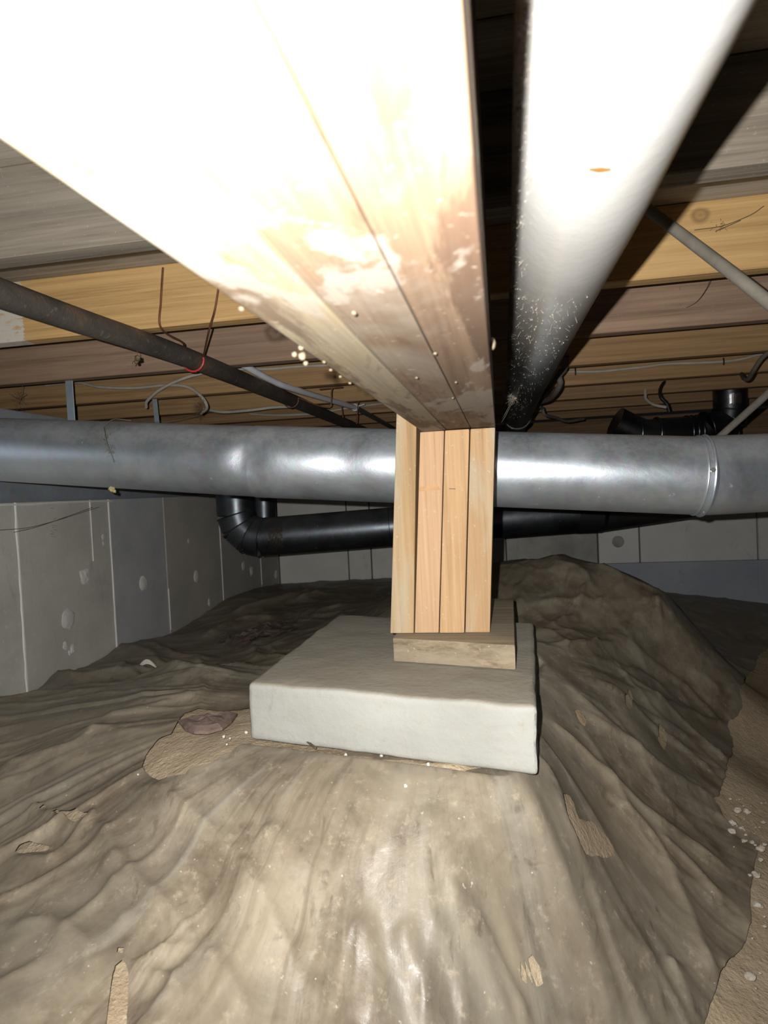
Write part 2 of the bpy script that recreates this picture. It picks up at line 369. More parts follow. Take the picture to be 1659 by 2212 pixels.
for i in range(4):
    a, b = PAD[i], PAD[(i+1) % 4]; n = np.array((a[1]-b[1], b[0]-a[0])); n /= np.linalg.norm(n)
    pdist = np.minimum(pdist, (gxf-a[0])*n[0]+(gyf-a[1])*n[1])
near = pdist > -.06; zsheet[near] = np.minimum(zsheet[near], -.3585+np.maximum(0, -pdist[near]-.003)*.55)
# outline (right hand edge) and torn holes, traced in the photograph and laid on the ground
outline = [(1900, 1290), (1900, 1380), (1700, 1395), (1660, 1398), (1640, 1412), (1627, 1450), (1610, 1462), (1598, 1492), (1603, 1530), (1590, 1556), (1570, 1572), (1583, 1600), (1582, 1630), (1571, 1650), (1566, 1680), (1556, 1702), (1553, 1720), (1534, 1722), (1552, 1736),
    (1560, 1765), (1585, 1790), (1640, 1808), (1630, 1862), (1621, 1933), (1622, 1996), (1605, 2047), (1557, 2105), (1545, 2143), (1522, 2210), (1480, 2400), (1420, 5000), (-9000, 5000), (-9000, 900), (1900, 900)]
holes = [
    [(1217, 1732), (1234, 1722), (1243, 1745), (1248, 1775), (1275, 1772), (1300, 1800), (1330, 1830), (1325, 1850), (1258, 1853), (1250, 1840), (1238, 1810), (1225, 1790)],
    [(1116, 2096), (1150, 2070), (1168, 2090), (1184, 2124), (1165, 2142), (1130, 2130)],
    [(308, 1655), (316, 1630), (340, 1605), (370, 1590), (388, 1560), (396, 1540), (440, 1532), (540, 1530), (560, 1590), (720, 1612), (760, 1626), (640, 1628), (560, 1622), (530, 1616), (508, 1630), (480, 1648), (455, 1664), (410, 1682), (400, 1696), (345, 1702), (335, 1690), (312, 1672)],
    [(1357, 1492), (1368, 1512), (1366, 1530), (1354, 1536), (1350, 1512)], [(1243, 1540), (1256, 1535), (1270, 1556), (1260, 1580), (1248, 1566)], [(1424, 1568), (1434, 1570), (1440, 1600), (1432, 1624), (1421, 1595)],
    [(1397, 1546), (1405, 1545), (1408, 1562), (1400, 1568)], [(1462, 1502), (1470, 1505), (1475, 1520), (1466, 1522)], [(1576, 1524), (1590, 1528), (1592, 1540), (1580, 1538)],
    [(55, 1742), (90, 1745), (130, 1765), (205, 1768), (165, 1793), (120, 1778)], [(20, 1846), (60, 1828), (105, 1826), (110, 1838), (60, 1850)],
    [(249, 2036), (272, 2054), (266, 2080), (278, 2120), (270, 2240), (222, 2240), (240, 2130), (256, 2075)], [(211, 1545), (218, 1572), (240, 1622), (264, 1662), (268, 1700), (262, 1700), (258, 1665), (233, 1626), (213, 1580), (208, 1550)],
    [(227, 1700), (232, 1700), (231, 1714), (226, 1713)], [(222, 1936), (230, 1945), (236, 1962), (226, 1965)], [(1062, 1890), (1070, 1886), (1072, 1896), (1065, 1902)],
]
pp = project(np.c_[gxf, gyf, base]); front = (np.c_[gxf, gyf, base]@FWD) > .12
pp = pp+np.c_[fbm(gxf*60, gyf*60, 41), fbm(gxf*60, gyf*60, 51)]*8
def poly_sdf(P, poly):
    """signed pixel distance, positive inside"""
    poly = np.array(poly, float); d = np.full(len(P), 1e9); ins = np.zeros(len(P), bool); m = len(poly)
    for i in range(m):
        a, b = poly[i], poly[(i+1) % m]; ab = b-a; t = np.clip(((P-a)@ab)/(ab@ab), 0, 1)
        d = np.minimum(d, np.hypot(*(P-a-t[:, None]*ab).T))
        c = (a[1] > P[:, 1]) != (b[1] > P[:, 1]); xs = a[0]+(P[:, 1]-a[1])/(b[1]-a[1] if b[1] != a[1] else 1e-9)*ab[0]
        ins ^= c & (P[:, 0] < xs)
    return np.where(ins, d, -d)
sd = np.where(front, 1e6, (.35-gxf)*1000)
sd[front] = poly_sdf(pp[front], outline)
for hpoly in holes:
    hp = np.array(hpoly); near = front & (pp[:, 0] > hp[:, 0].min()-40) & (pp[:, 0] < hp[:, 0].max()+40) & (pp[:, 1] > hp[:, 1].min()-40) & (pp[:, 1] < hp[:, 1].max()+40)
    if near.any(): sd[near] = np.minimum(sd[near], -poly_sdf(pp[near], hpoly))
# the sheet is cut away under the pad
ny, nx = GX.shape
S = sd.reshape(ny, nx); P3 = np.c_[gxf, gyf, zsheet].reshape(ny, nx, 3).copy()
inside = S > 0
fk = inside[:-1, :-1] | inside[1:, :-1] | inside[:-1, 1:] | inside[1:, 1:]
# pull outside corners of kept cells back onto the cut line
acc = np.zeros_like(P3); cnt = np.zeros((ny, nx))
for dy in (-1, 0, 1):
    for dx in (-1, 0, 1):
        if dx == 0 and dy == 0: continue
        ys, xs = slice(max(0, -dy), ny-max(0, dy)), slice(max(0, -dx), nx-max(0, dx))
        yn, xn = slice(max(0, dy), ny-max(0, -dy)), slice(max(0, dx), nx-max(0, -dx))
        m = (~inside[ys, xs]) & inside[yn, xn]
        t = np.where(m, S[ys, xs]/(S[ys, xs]-S[yn, xn]-1e-9), 0)[..., None]
        w = m*(1.0 if dx == 0 or dy == 0 else .3)
        acc[ys, xs] += w[..., None]*(P3[ys, xs]+(P3[yn, xn]-P3[ys, xs])*np.clip(t, 0, .98)); cnt[ys, xs] += w
mv = cnt > 0; P3[mv] = acc[mv]/cnt[mv][:, None]
# edges of the torn plastic curl up a little
cy, cx = np.nonzero(fk); i0 = cy*nx+cx
quads = np.c_[i0, i0+1, i0+nx+1, i0+nx]
used = np.unique(quads); remap = np.full(ny*nx, -1); remap[used] = np.arange(len(used)); quads = remap[quads]
sv = P3.reshape(-1, 3)[used]
def sheet_z(x, y):
    i = int(np.clip(np.searchsorted(gy, y), 1, ny-1)); j = int(np.clip(np.searchsorted(gx, x), 1, nx-1))
    return float(zsheet.reshape(ny, nx)[i-1:i+1, j-1:j+1].max())
def on_sheet(px, py, lift=0.0):
    q = on_ground(px, py)
    for _ in range(6):
        z = sheet_z(q[0], q[1]); q = onz(px, py, .5*z+.5*q[2])
    return np.array((q[0], q[1], sheet_z(q[0], q[1])+lift))
def fast_mesh(name, v, q, material, org):
    me = bpy.data.meshes.new(name); me.vertices.add(len(v)); me.vertices.foreach_set('co', (v-np.asarray(org)).astype(np.float32).ravel())
    me.loops.add(q.size); me.loops.foreach_set('vertex_index', q.astype(np.int32).ravel())
    me.polygons.add(len(q)); me.polygons.foreach_set('loop_start', np.arange(0, q.size, 4, dtype=np.int32))
    me.polygons.foreach_set('loop_total', np.full(len(q), 4, dtype=np.int32)); me.polygons.foreach_set('use_smooth', np.ones(len(q), bool))
    me.update(calc_edges=True); me.validate(); me.materials.append(material)
    o = bpy.data.objects.new(name, me); C.objects.link(o); o.location = org; o['_org'] = [float(a) for a in org]; return o

def sheet_mat():
    s = NT('dirty_polythene')
    a = s.noise(s.obj(), 2.2, 6, .62, .6); b = s.noise(s.obj((1, 1, 1), (3, 1, 0)), 9, 6, .68, .4); c = s.noise(s.obj((1, 1, 1), (0, 5, 0)), 55, 5, .75)
    d = s.noise(s.obj((1.4, .5, 1), (1, 1, 9)), 26, 5, .7, 1.2)
    col = s.ramp(b, [(.30, (.125, .096, .066)), (.48, (.225, .186, .135)), (.68, (.36, .31, .23))])
    col = s.mix(s.ramp(a, [(.42, 0.0), (.62, .6)]), col, (.225, .212, .175))
    col = s.mix(s.ramp(c, [(.56, 0.0), (.70, .6)]), col, (.46, .385, .285))
    col = s.mix(s.ramp(d, [(.30, .55), (.42, 0.0)]), col, (.085, .062, .042))
    col = s.mix(s.ramp(s.noise(s.obj((1, 1, 1), (7, 7, 0)), 130, 2), [(.72, 0.0), (.76, .7)]), col, (.62, .57, .48))
    fl_ = s.node('Attribute', {'attribute_name': 'flow'}).outputs['Vector']
    st = s.noise(fl_, 16, 5, .65, .6); st2 = s.noise(fl_, 5, 4, .6, .3)
    col = s.mix(s.ramp(st, [(.55, 0.0), (.70, .4)]), col, (.36, .345, .30)); col = s.mix(s.math('MULTIPLY', s.ramp(st, [(.34, .6), (.46, 0.0)]), s.ramp(a, [(.4, 1.0), (.6, .1)])), col, (.10, .072, .05))
    col = s.mix(s.ramp(st2, [(.50, 0.0), (.62, .45)]), col, (.33, .275, .20))
    rough = s.ramp(s.math('ADD', s.math('MULTIPLY', b, .6), s.math('MULTIPLY', c, .4)), [(.36, .27), (.58, .62)])
    h = s.math('ADD', s.math('MULTIPLY', b, .6), s.math('MULTIPLY', c, .18)); h = s.math('ADD', h, s.math('MULTIPLY', st, .35))
    return s.out(col, rough, 0, s.bump(h, .26, .007), .36)
def sand_mat():
    s = NT('dry_sand')
    a = s.noise(s.obj(), 6, 6, .65); c = s.noise(s.obj((1, 1, 1), (2, 0, 0)), 140, 4, .75); g = s.noise(s.obj((1, 1, 1), (4, 4, 0)), 34, 5, .7)
    col = s.ramp(a, [(.3, (.42, .325, .215)), (.7, (.60, .485, .345))])
    col = s.mix(s.ramp(c, [(.55, 0.0), (.72, .55)]), col, (.76, .66, .51)); col = s.mix(s.ramp(c, [(.28, .6), (.40, 0.0)]), col, (.15, .115, .08))
    col = s.mix(s.ramp(g, [(.62, 0.0), (.72, .35)]), col, (.68, .62, .53))
    return s.out(col, .95, 0, s.bump(s.math('ADD', g, s.math('MULTIPLY', c, .5)), .7, .008), .2)
M_sand = sand_mat(); M_sheet = sheet_mat()
sheet = fast_mesh('plastic_sheet', sv, quads, M_sheet, (0, 1.8, -.6))
fa = sheet.data.attributes.new('flow', 'FLOAT_VECTOR', 'POINT')
fa.data.foreach_set('vector', np.c_[wa, rad*.16, np.zeros(len(wa))][used].astype(np.float32).ravel())
tag(sheet, 'dirty translucent brown plastic sheet draped over the earth mound under the concrete pad', 'plastic sheet')
fx = np.arange(XW-.02, 2.42, .0125); fy = np.concatenate([np.arange(-.6, 2, .0125), np.arange(2, YB+.03, .03)])
FX, FY = np.meshgrid(fx, fy); fz = ground(FX.ravel(), FY.ravel()); fz += np.clip(fbm(FX.ravel()*22, FY.ravel()*22, 61), -1, 0)*.008-.001
fz -= .0145*np.clip(np.hypot(np.maximum(0, np.abs(FX.ravel()+.165)-.21), np.maximum(0, np.abs(FY.ravel()-1.08)-.27))/.10, 0, 1)
fzp = in_pad(FX.ravel(), FY.ravel(), .0); fz[fzp] -= .004
fi = (np.arange(len(fy)-1)[:, None]*len(fx)+np.arange(len(fx)-1)).ravel()
floor = struct(fast_mesh('floor', np.c_[FX.ravel(), FY.ravel(), fz], np.c_[fi, fi+1, fi+len(fx)+1, fi+len(fx)], M_sand, (0, 1.8, -.7)))

# ------------------------------------------------------------------ walls
def wall_panel_mat(name, a, b, seed): return concrete(name, a, b, seed, speck=tuple(min(1, v*1.35) for v in b), rough=.75, bumpd=.0015)
M_wcore = concrete('wall_core', (.10, .095, .085), (.16, .15, .135), 3)
M_plaster = concrete('white_plaster', (.80, .79, .75), (.93, .92, .89), 5, speck=(.95, .95, .92), bumpd=.006)
wl = struct(obj('wall_left', join(box(XW-.75, XW-.016, -.6, YB+.2, -.85, .0165), box(XW-.75, XW-.60, -.6, YB+.2, .0165, JB)), M_wcore, loc=(XW-.1, 1.6, -.85)))
edges = [-.6, .75, 1.626, 2.07, 2.448, 2.971, 3.491, YB]
shades = [tuple(tuple(v*1.22 for v in c) for c in p) for p in [((.40, .39, .36), (.52, .51, .47)), ((.40, .40, .37), (.54, .53, .49)), ((.42, .41, .38), (.52, .51, .47)), ((.35, .36, .38), (.44, .45, .47)), ((.34, .33, .30), (.43, .41, .375)), ((.33, .33, .32), (.41, .40, .385)), ((.33, .32, .30), (.42, .40, .37))]]
for i in range(7):
    m = wall_panel_mat('grey_wall_board', shades[i][0], shades[i][1], i*2.3)
    pn = obj('panel', beveled(box(XW-.016, XW-.001*(i % 2), edges[i]+.0015, edges[i+1]-.0015, -.80, .017), .002, 1), m, wl)
for y, z0, z1, w in ((1.626, -.56, .016, .016), (2.07, -.56, .016, .011), (2.448, -.53, -.36, .003), (2.971, -.24, -.10, .012), (2.971, -.5, -.24, .003), (3.491, -.5, -.30, .004), (1.965, -.19, .016, .002)):
    n = 16; zz = np.linspace(z0, z1, n); v = []
    for k, z in enumerate(zz):
        ww = w*(.35+.65*random.random())
        v += [(XW+.0005, y-ww/2, z), (XW+.004, y-ww/4, z), (XW+.004, y+ww/4, z), (XW+.0005, y+ww/2, z)]
    f = [(4*k+j, 4*k+j+1, 4*k+j+5, 4*k+j+4) for k in range(n-1) for j in range(3)]+[(0, 1, 2, 3), (4*n-4, 4*n-3, 4*n-2, 4*n-1)]
    obj('seam_filler', (v, f), M_plaster, wl)
obj('seam_filler', tube(smooth_path([(XW+.002, y, .009+.003*random.random()) for y in np.linspace(1.45, 2.09, 9)]), .003, 6), M_plaster, wl)
M_patch = concrete('grey_plaster', (.66, .65, .61), (.84, .83, .79), 8, speck=(.92, .91, .88), bumpd=.004)
for px, py, r, kind in ((147, 1337, .032, 0), (310, 1260, .030, 0), (424, 1245, .027, 0), (184, 1243, .022, 1), (526, 1222, .024, 0), (543, 1234, .022, 1), (596, 1242, .024, 1), (452, 1302, .014, 1), (407, 1169, .008, 1), (222, 1160, .008, 1), (223, 1174, .006, 1), (140, 1395, .010, 1), (156, 1402, .011, 1), (150, 1410, .007, 1)):
    c = onx(px, py, XW)
    obj('plaster_patch', blob(c, r, px, .18 if kind == 0 else .7, (.16 if kind == 0 else .14, .95, 1.0 if kind == 0 else 1.15), 3), M_patch if kind == 0 else M_plaster, wl, smooth=True)

wb = struct(obj('wall_back', box(XW-.75, 2.45, YB+.016, YB+.24, -.95, JB), M_wcore, loc=(.5, YB+.1, -.95)))
bx = [XW, -.920, -.778, -.36, .02, .53, .753, 1.36, 2.4]
bsh = [((.74, .73, .69), (.88, .87, .83)), ((.72, .71, .67), (.88, .87, .82)), ((.74, .73, .68), (.88, .87, .82)), ((.70, .69, .65), (.86, .85, .80)), ((.38, .37, .34), (.66, .65, .60)), ((.80, .80, .78), (.92, .92, .90)), ((.80, .80, .77), (.92, .91, .88)), ((.80, .79, .76), (.92, .91, .88))]
for i in range(8):
    z0 = -.465 if i >= 5 else -.90
    pn = obj('panel', beveled(box(bx[i]+.004, bx[i+1]-.004, YB-.002*(i % 2)-(.006 if i >= 5 else 0), YB+.016, z0, .03), .002, 1), wall_panel_mat('white_wall_board', bsh[i][0], bsh[i][1], i*1.7+9), wb)
    if i == 5:
        c = ony(1335, 1170, YB-.008); M_w = plain('washer_grey', (.42, .42, .40), .5)
        a = np.linspace(0, 2*math.pi, 24, endpoint=False)
        obj('fastener_washer', join(tube([c+np.array((0, .002, 0)), c-np.array((0, .003, 0))], .033, 24), *[tube([c+np.array((.022*math.cos(q), -.002, .022*math.sin(q))), c+np.array((.022*math.cos(q), -.006, .022*math.sin(q)))], .0025, 6) for q in a[::3]], tube([c, c-np.array((0, .008, 0))], .007, 10)), M_w, pn)
M_foam = concrete('blue_grey_foam', (.40, .45, .53), (.50, .55, .62), 2, speck=(.62, .67, .73), rough=.85, bumpd=.001)
for x0, x1 in ((.53, 1.36), (1.36, 2.4)):
    obj('foam_board', beveled(box(x0, x1, YB-.004, YB+.016, -.93, -.467), .002, 1), M_foam, wb)['label'] = 'blue grey foam board strip'

obj('rim_board', beveled(box(XW-.6, 2.4, YB-.004, YB+.016, .034, JB-.002), .002, 1), wood('rim_wood', (.16, .10, .055), (.30, .19, .105), 'X', 6.2), wb)
# subfloor boards above the joists
M_sub = wood('subfloor_wood', (.20, .165, .125), (.42, .36, .28), 'X', 3.3, stain=(.48, .45, .40), stain_amt=.5, rough=.9)
ceiling = struct(obj('ceiling', box(XW-.74, 2.45, -.6, YB+.24, JB+JH+.02, JB+JH+.035), M_sub, loc=(.5, 1.6, JB+JH+.02)))
yy = -.6; k = 0
while yy < YB+.2:
    obj('subfloor_board', beveled(box(XW-.74, 2.45, yy+.0015, yy+.182, JB+JH, JB+JH+.02), .0015, 1), M_sub, ceiling); yy += .184; k += 1

# ------------------------------------------------------------------ floor joists
jspec = [  # dark, light, stain, label
    ((.40, .32, .22), (.62, .50, .36), None, 'raw floor joist crossing the beam ahead of the weathered grey joist', (), None),
    ((.11, .092, .07), (.31, .268, .212), (.24, .22, .188), 'weathered grey rough-sawn floor joist with raised dark grain lines', (), None),
    ((.47, .285, .115), (.70, .455, .20), None, 'orange-tan floor joist with a whitewashed end behind the rusty pipe', ((.50, .46), (.36, .45)), (ony(47, 650, 1.215)[0], (.62, .60, .55))),
    ((.27, .175, .115), (.46, .315, .215), (.30, .20, .155), 'purplish-brown floor joist with a cracked round knot above the hanger wire', ((-.555, .425),), None),
    ((.32, .19, .085), (.53, .335, .165), None, 'brown floor joist with the looped white cable hanging against it', (), None),
    ((.33, .20, .09), (.55, .35, .175), None, 'brown floor joist with white cable stapled along its face', (), None),
    ((.27, .165, .08), (.46, .29, .15), None, 'dark brown floor joist, third before the back wall', (), None),
    ((.25, .15, .075), (.42, .265, .14), None, 'dark brown floor joist, second before the back wall', (), None),
    ((.22, .14, .07), (.38, .24, .13), None, 'dark brown floor joist closest to the back wall', (), None)]
joists = []
for i, (dk, lt, st, lab, kn, pt) in enumerate(jspec):
    yb = .847+.4064*(i-1); xc = .44
    m = wood('joist_wood', dk, lt, 'X', 2.1*i+.7, stain=st, fine=(.8 if i == 1 else 1.0), knots=[((a-xc, b-JB), .046 if i == 3 else .026) for a, b in kn], paint=None if pt is None else (pt[0]-xc, pt[1]))
    y1 = min(yb, YB+.01)
    j = obj('floor_joist', beveled(box(XW-.70, 2.24, y1-.038, y1, JB, JB+JH-.0005), .002, 1), m, loc=(xc, y1-.019, JB))
    tag(j, lab, 'joist', 'floor joists'); joists.append(j)

# ------------------------------------------------------------------ beam and post
def beam_extra(s, col):
    n = s.noise(s.obj((16, 2.0, 16), (2, 1, 4)), 1.0, 6, .65, 1.2)
    col = s.mix(s.ramp(n, [(.50, 0.0), (.56, .7)]), col, (.068, .037, .022))
    n2 = s.noise(s.obj((9, 3.0, 9), (6, 3, 4)), 1.0, 6, .62, 1.4)
    return s.mix(s.ramp(n2, [(.53, 0.0), (.57, .7)]), col, (.28, .25, .215))
XL, XR = -.118, -.003
beam = thing('wood_beam', (-.06, .3, ZB)); tag(beam, 'bright timber beam of three boards side by side resting on the post', 'beam')
bw = (XR-XL)/3
for i in range(3):
    m = wood('beam_wood', [(.20, .155, .085), (.115, .07, .041), (.13, .08, .048)][i], [(.29, .23, .135), (.205, .138, .088), (.21, .14, .09)][i], 'Y', 1.3+i*3.7, stain=(.235, .205, .165), stain_amt=.6, extra=beam_extra)
    b = obj('board', beveled(box(XL+i*bw+.0006, XL+(i+1)*bw-.0006, -.5, 1.185, ZB+[.0, .0012, .0006][i], JB-.001), .0009, 2, sub=0), m, beam)
post = thing('wood_post', (-.10, 1.09, -.229)); tag(post, 'short timber post of four upright boards standing on the wood block', 'post')
xt = [-.160, -.1215, -.082, -.0425, -.003]; xb = [-.184, -.1445, -.1045, -.0640, -.0240]
for i in range(4):
    zt = ZB-.0005 if i else .205
    D0, D1 = 1.018+.0015*(i % 2), 1.158
    top = zt; kx = (top+.229)/(ZB+.229)
    x0t = xb[i]+(xt[i]-xb[i])*kx; x1t = xb[i+1]+(xt[i+1]-xb[i+1])*kx
    if i == 0: x1t = min(x1t, XL-.001)
    g = .0007
    m = wood('post_wood', [(.36, .225, .105), (.42, .255, .14), (.41, .25, .12), (.37, .225, .11)][i], [(.48, .325, .175), (.54, .36, .22), (.54, .355, .19), (.49, .325, .18)][i], 'Z', 5.1+i*2.9, stain=(.40, .355, .265) if i in (0, 3) else (.50, .33, .195), stain_amt=.75 if i in (0, 3) else .3, fine=1.3)
    b = obj('board', beveled(hexa([(xb[i]+g, D0, -.2292), (xb[i+1]-g, D0, -.2292), (xb[i+1]-g, D1, -.2292), (xb[i]+g, D1, -.2292), (x0t+g, D0, top), (x1t-g, D0, top), (x1t-g, D1, top), (x0t+g, D1, top)]), .002, 2), m, post)
    if i == 2:
        c = ony(977, 1056, D0-.0005); obj('staple', tube([c+np.array((-.005, 0, .0003)), c+np.array((.005, 0, -.0003))], .0006, 6), plain('staple_metal', (.8, .8, .78), .3, 1), b)
    if i == 1:   # splintered nick in the second board
        c = ony(927, 1053, D0-.0003)
        obj('nick', hexa([c+np.array(q) for q in ((-.017, 0, -.006), (.018, 0, -.004), (.018, .003, -.004), (-.017, .003, -.006), (-.016, -.0012, .001), (.012, -.0016, .004), (.012, .003, .004), (-.016, .003, .001))]), plain('raw_splinter', (.50, .30, .15), .8), b)

# ------------------------------------------------------------------ concrete pad and wood block
def pad_spots(s, col):
    up = s.node('SeparateXYZ', i0=s.node('NewGeometry').outputs['Normal']).outputs[2]
    n = s.noise(s.obj(), 14, 5, .7)
    dust = s.math('MULTIPLY', s.ramp(up, [(.5, 0.0), (.9, .85)]), s.ramp(n, [(.25, .65), (.6, 1.0)]))
    return s.mix(dust, col, (.30, .265, .205))
M_pad = concrete('pad_concrete', (.32, .325, .30), (.40, .405, .38), 2.2, speck=(.33, .28, .20), bumpd=.004, spots=pad_spots)
pz0 = -.3555
padv = hexa([(PAD[0][0]-.001, PAD[0][1], pz0+.004), (PAD[1][0], PAD[1][1], pz0), (PAD[2][0], PAD[2][1], pz0), (PAD[3][0], PAD[3][1], pz0), (*PAD[0], PADZ), (*PAD[1], PADZ-.001), (*PAD[2], PADZ), (*PAD[3], PADZ)])
pad = obj('concrete_pad', beveled(padv, .008, 3, sub=24, jitter=.0018), M_pad, smooth=True)
tag(pad, 'grey square concrete footing pad lying on the plastic sheet', 'concrete pad')
M_blk = wood('block_wood', (.17, .13, .085), (.31, .25, .17), 'X', 8.8, stain=(.30, .255, .185), stain_amt=.8, fine=1.6, rough=.9)
BT = -.2300
blk = [(-.175, .99), (.012, .942), (.018, 1.330), (-.168, 1.372)]
block = obj('wood_block', beveled(hexa([(x, y, PADZ+.001) for x, y in blk]+[(x, y, BT) for x, y in blk]), .003, 2, sub=6, jitter=.0006), M_blk, smooth=True)
tag(block, 'flat dusty wood block between the post and the concrete pad', 'wood block')

# ------------------------------------------------------------------ big galvanised duct under the joists
M_galv = metal('galvanised_steel', (.58, .64, .71), (.33, .335, .33), .40, 1.0, .8, .88)
M_galv2 = metal('galvanised_steel_trunk', (.42, .48, .55), (.26, .26, .26), .45, 4.0, .6, .55)
M_dark = metal('dark_steel', (.11, .125, .145), (.16, .15, .14), .36, 7.0, .5)
M_black = metal('black_steel', (.10, .108, .12), (.13, .12, .11), .33, 9.0, .4)
RD = .0762
def dpt(px, py, w): return ond(px, py, 2*RD*F/w)
pA = dpt(60, 974, 140); pB = dpt(556, 997, 155); pC = dpt(1515, 1028, 169.5); pD = dpt(1659, 1021, 167)
pA0 = pA+(pA-pB)*((TX+.022-pA[0])/(pA[0]-pB[0])); pD1 = pD+(pD-pC)*2.2+np.array((0, .0, .0))
duct = thing('round_duct', (pB[0], pB[1], pB[2]-RD)); tag(duct, 'large round galvanised duct running behind the wood post', 'duct')
def dent(v, f, c, depth, rad):
    v = v.copy(); d = np.linalg.norm(v-c, axis=1); k = np.exp(-(d/rad)**2)
    return v+np.array((0, 1.0, .15))*(depth*k)[:, None], f
def long_tube(a, b, r, seg=56, n=70, r2=None):
    t = np.linspace(0, 1, n)[:, None]; return tube(a*(1-t)+b*t, np.linspace(r, r2 or r, n), seg)
s1 = long_tube(pA0, pB+(pB-pA)*.03, RD*.985)
c = pB+np.array((-.02, -RD, .0)); s1 = dent(*s1, pB+np.array((.004, -RD, .004)), .013, .034)
obj('duct_section', s1, M_galv, duct, smooth=True)
s2 = long_tube(pB, pC, RD, n=110)
s2 = dent(*s2, pB+np.array((.004, -RD, .004)), .0115, .034); s2 = dent(*s2, ond(760, 1000, (pB@FWD))-np.array((0, RD, 0)), .006, .05); s2 = dent(*s2, ond(690, 1065, pB@FWD)-np.array((0, RD*.6, 0)), .004, .03)
obj('duct_section', s2, M_galv, duct, smooth=True)
mid = (pC+pD)/2
s3 = tube(smooth_path([pC-(pC-pB)*.01, pC+(pD-pC)*.25, pD, pD1], 16), RD*1.012, 56)
obj('duct_section', s3, M_galv, duct, smooth=True)
ax = (pC-pB)/np.linalg.norm(pC-pB)
obj('bead_ring', join(ring(pC, ax, RD*1.01, .0035, 56), ring(pC-ax*.012, ax, RD*1.002, .002, 56)), M_galv, duct, smooth=True)
M_screw = plain('zinc_screw', (.75, .74, .70), .3, 1.0)
for px, py in ((1540, 1015), (1523, 1105)):
    d0 = (pC@FWD)-RD*.98 if py < 1050 else (pC@FWD)-RD*.35
    c = ond(px, py, d0); obj('screw', tube([c+np.array((0, .004, 0)), c-np.array((0, .004, 0))], .0045, 8), M_screw, duct)
# rectangular trunk along the left wall

trunk = thing('rectangular_duct', (TX-.1, 2.2, .017)); tag(trunk, 'rectangular sheet metal trunk duct running along the left wall top', 'duct')
obj('trunk_body', beveled(box(XW-.19, TX, .6, 3.45, .019, .275), .004, 2), M_galv2, trunk)
obj('bottom_flange', beveled(box(XW-.19, TX+.008, .6, 3.45, .0175, .0205), .0008, 1), M_galv2, trunk)
for y in (1.1, 2.7):
    obj('joint_cleat', beveled(box(TX, TX+.006, y-.012, y+.012, .02, .275), .002, 1), M_galv2, trunk)
hang = wasp = None

# hanger straps of the ducts
for (px0, py0, px1, py1, Y, w, lab) in ((140, 822, 166, 930, 1.640, .023, 'wide galvanised strap hanging from the purplish joist to the round duct'), (330, 862, 346, 925, 2.047, .017, 'narrow galvanised strap hanging behind the round duct')):
    a = ony((px0+px1)/2-4, py0, Y); b = ony((px0+px1)/2+4, py1+14, Y); a2 = a.copy(); a2[2] = JB-.0005
    v = [a2+np.array((-w/2, 0, 0)), a2+np.array((w/2, 0, 0)), b+np.array((w/2, 0, 0)), b+np.array((-w/2, 0, 0))]
    st = obj('hanger_strap', beveled((np.array([b+np.array((-w/2, -.0015, 0)), b+np.array((w/2, -.0015, 0)), b+np.array((w/2, .0015, 0)), b+np.array((-w/2, .0015, 0)), a2+np.array((-w/2, -.0015, 0)), a2+np.array((w/2, -.0015, 0)), a2+np.array((w/2, .0015, 0)), a2+np.array((-w/2, .0015, 0))]), hexa([(0, 0, 0)]*8)[1]), .0006, 1), M_galv2)
    tag(st, lab, 'strap')

# ------------------------------------------------------------------ lower dark duct with elbow
RE = .0762
def ept(px, py, d): return ond(px, py, d)
e0 = ept(511, 1080, 2.55); e1 = ept(511, 1112, 2.55); e3 = ept(576, 1158, 2.55); e4 = ept(842, 1138, 2.52); e5 = ept(1242, 1108, 2.50); e6 = ept(1292, 1106, 2.50); e7 = ept(1500, 1078, 2.60)
e0 = e1+np.array((0, 0, .16))
elb = thing('elbow_duct', (e4[0], e4[1], e4[2]-RE)); tag(elb, 'dark round elbow duct dropping below the galvanised duct beside the left wall', 'duct')
obj('riser', long_tube(e0, e1, RE, 40, 12), M_dark, elb, smooth=True)
hor = (e4-e3)/np.linalg.norm(e4-e3); cen = e1+hor*RE*1.25; Rb = RE*1.25
arc = [cen-hor*Rb*math.cos(t)-np.array((0, 0, 1))*Rb*math.sin(t) for t in np.linspace(0, math.pi/2, 4)]
for i in range(3):
    obj('elbow_gore', tube([arc[i]+(arc[i]-arc[i+1])*.06, arc[i+1]+(arc[i+1]-arc[i])*.06], RE*(1+.004*i), 40), M_dark, elb, smooth=True)
for i in range(4):
    axd = (arc[min(i+1, 3)]-arc[max(i-1, 0)]); obj('elbow_seam', ring(arc[i], axd, RE*1.01, .003, 40, 6), M_dark, elb, smooth=True)
hs = arc[-1]
obj('run', join(long_tube(hs, e4, RE*.99, 40, 20), long_tube(e4, e5, RE*.99, 40, 20)), M_dark, elb, smooth=True)
obj('tape_band', long_tube(e5-(e6-e5)*.02, e6+(e6-e5)*.02, RE*1.015, 40, 4), plain('black_tape', (.012, .012, .013), .5, 0, .2), elb, smooth=True)
obj('end_run', tube(smooth_path([e6, (e6+e7)/2, e7, e7+(e7-e6)*1.2], 8), RE*.985, 40), M_dark, elb, smooth=True)
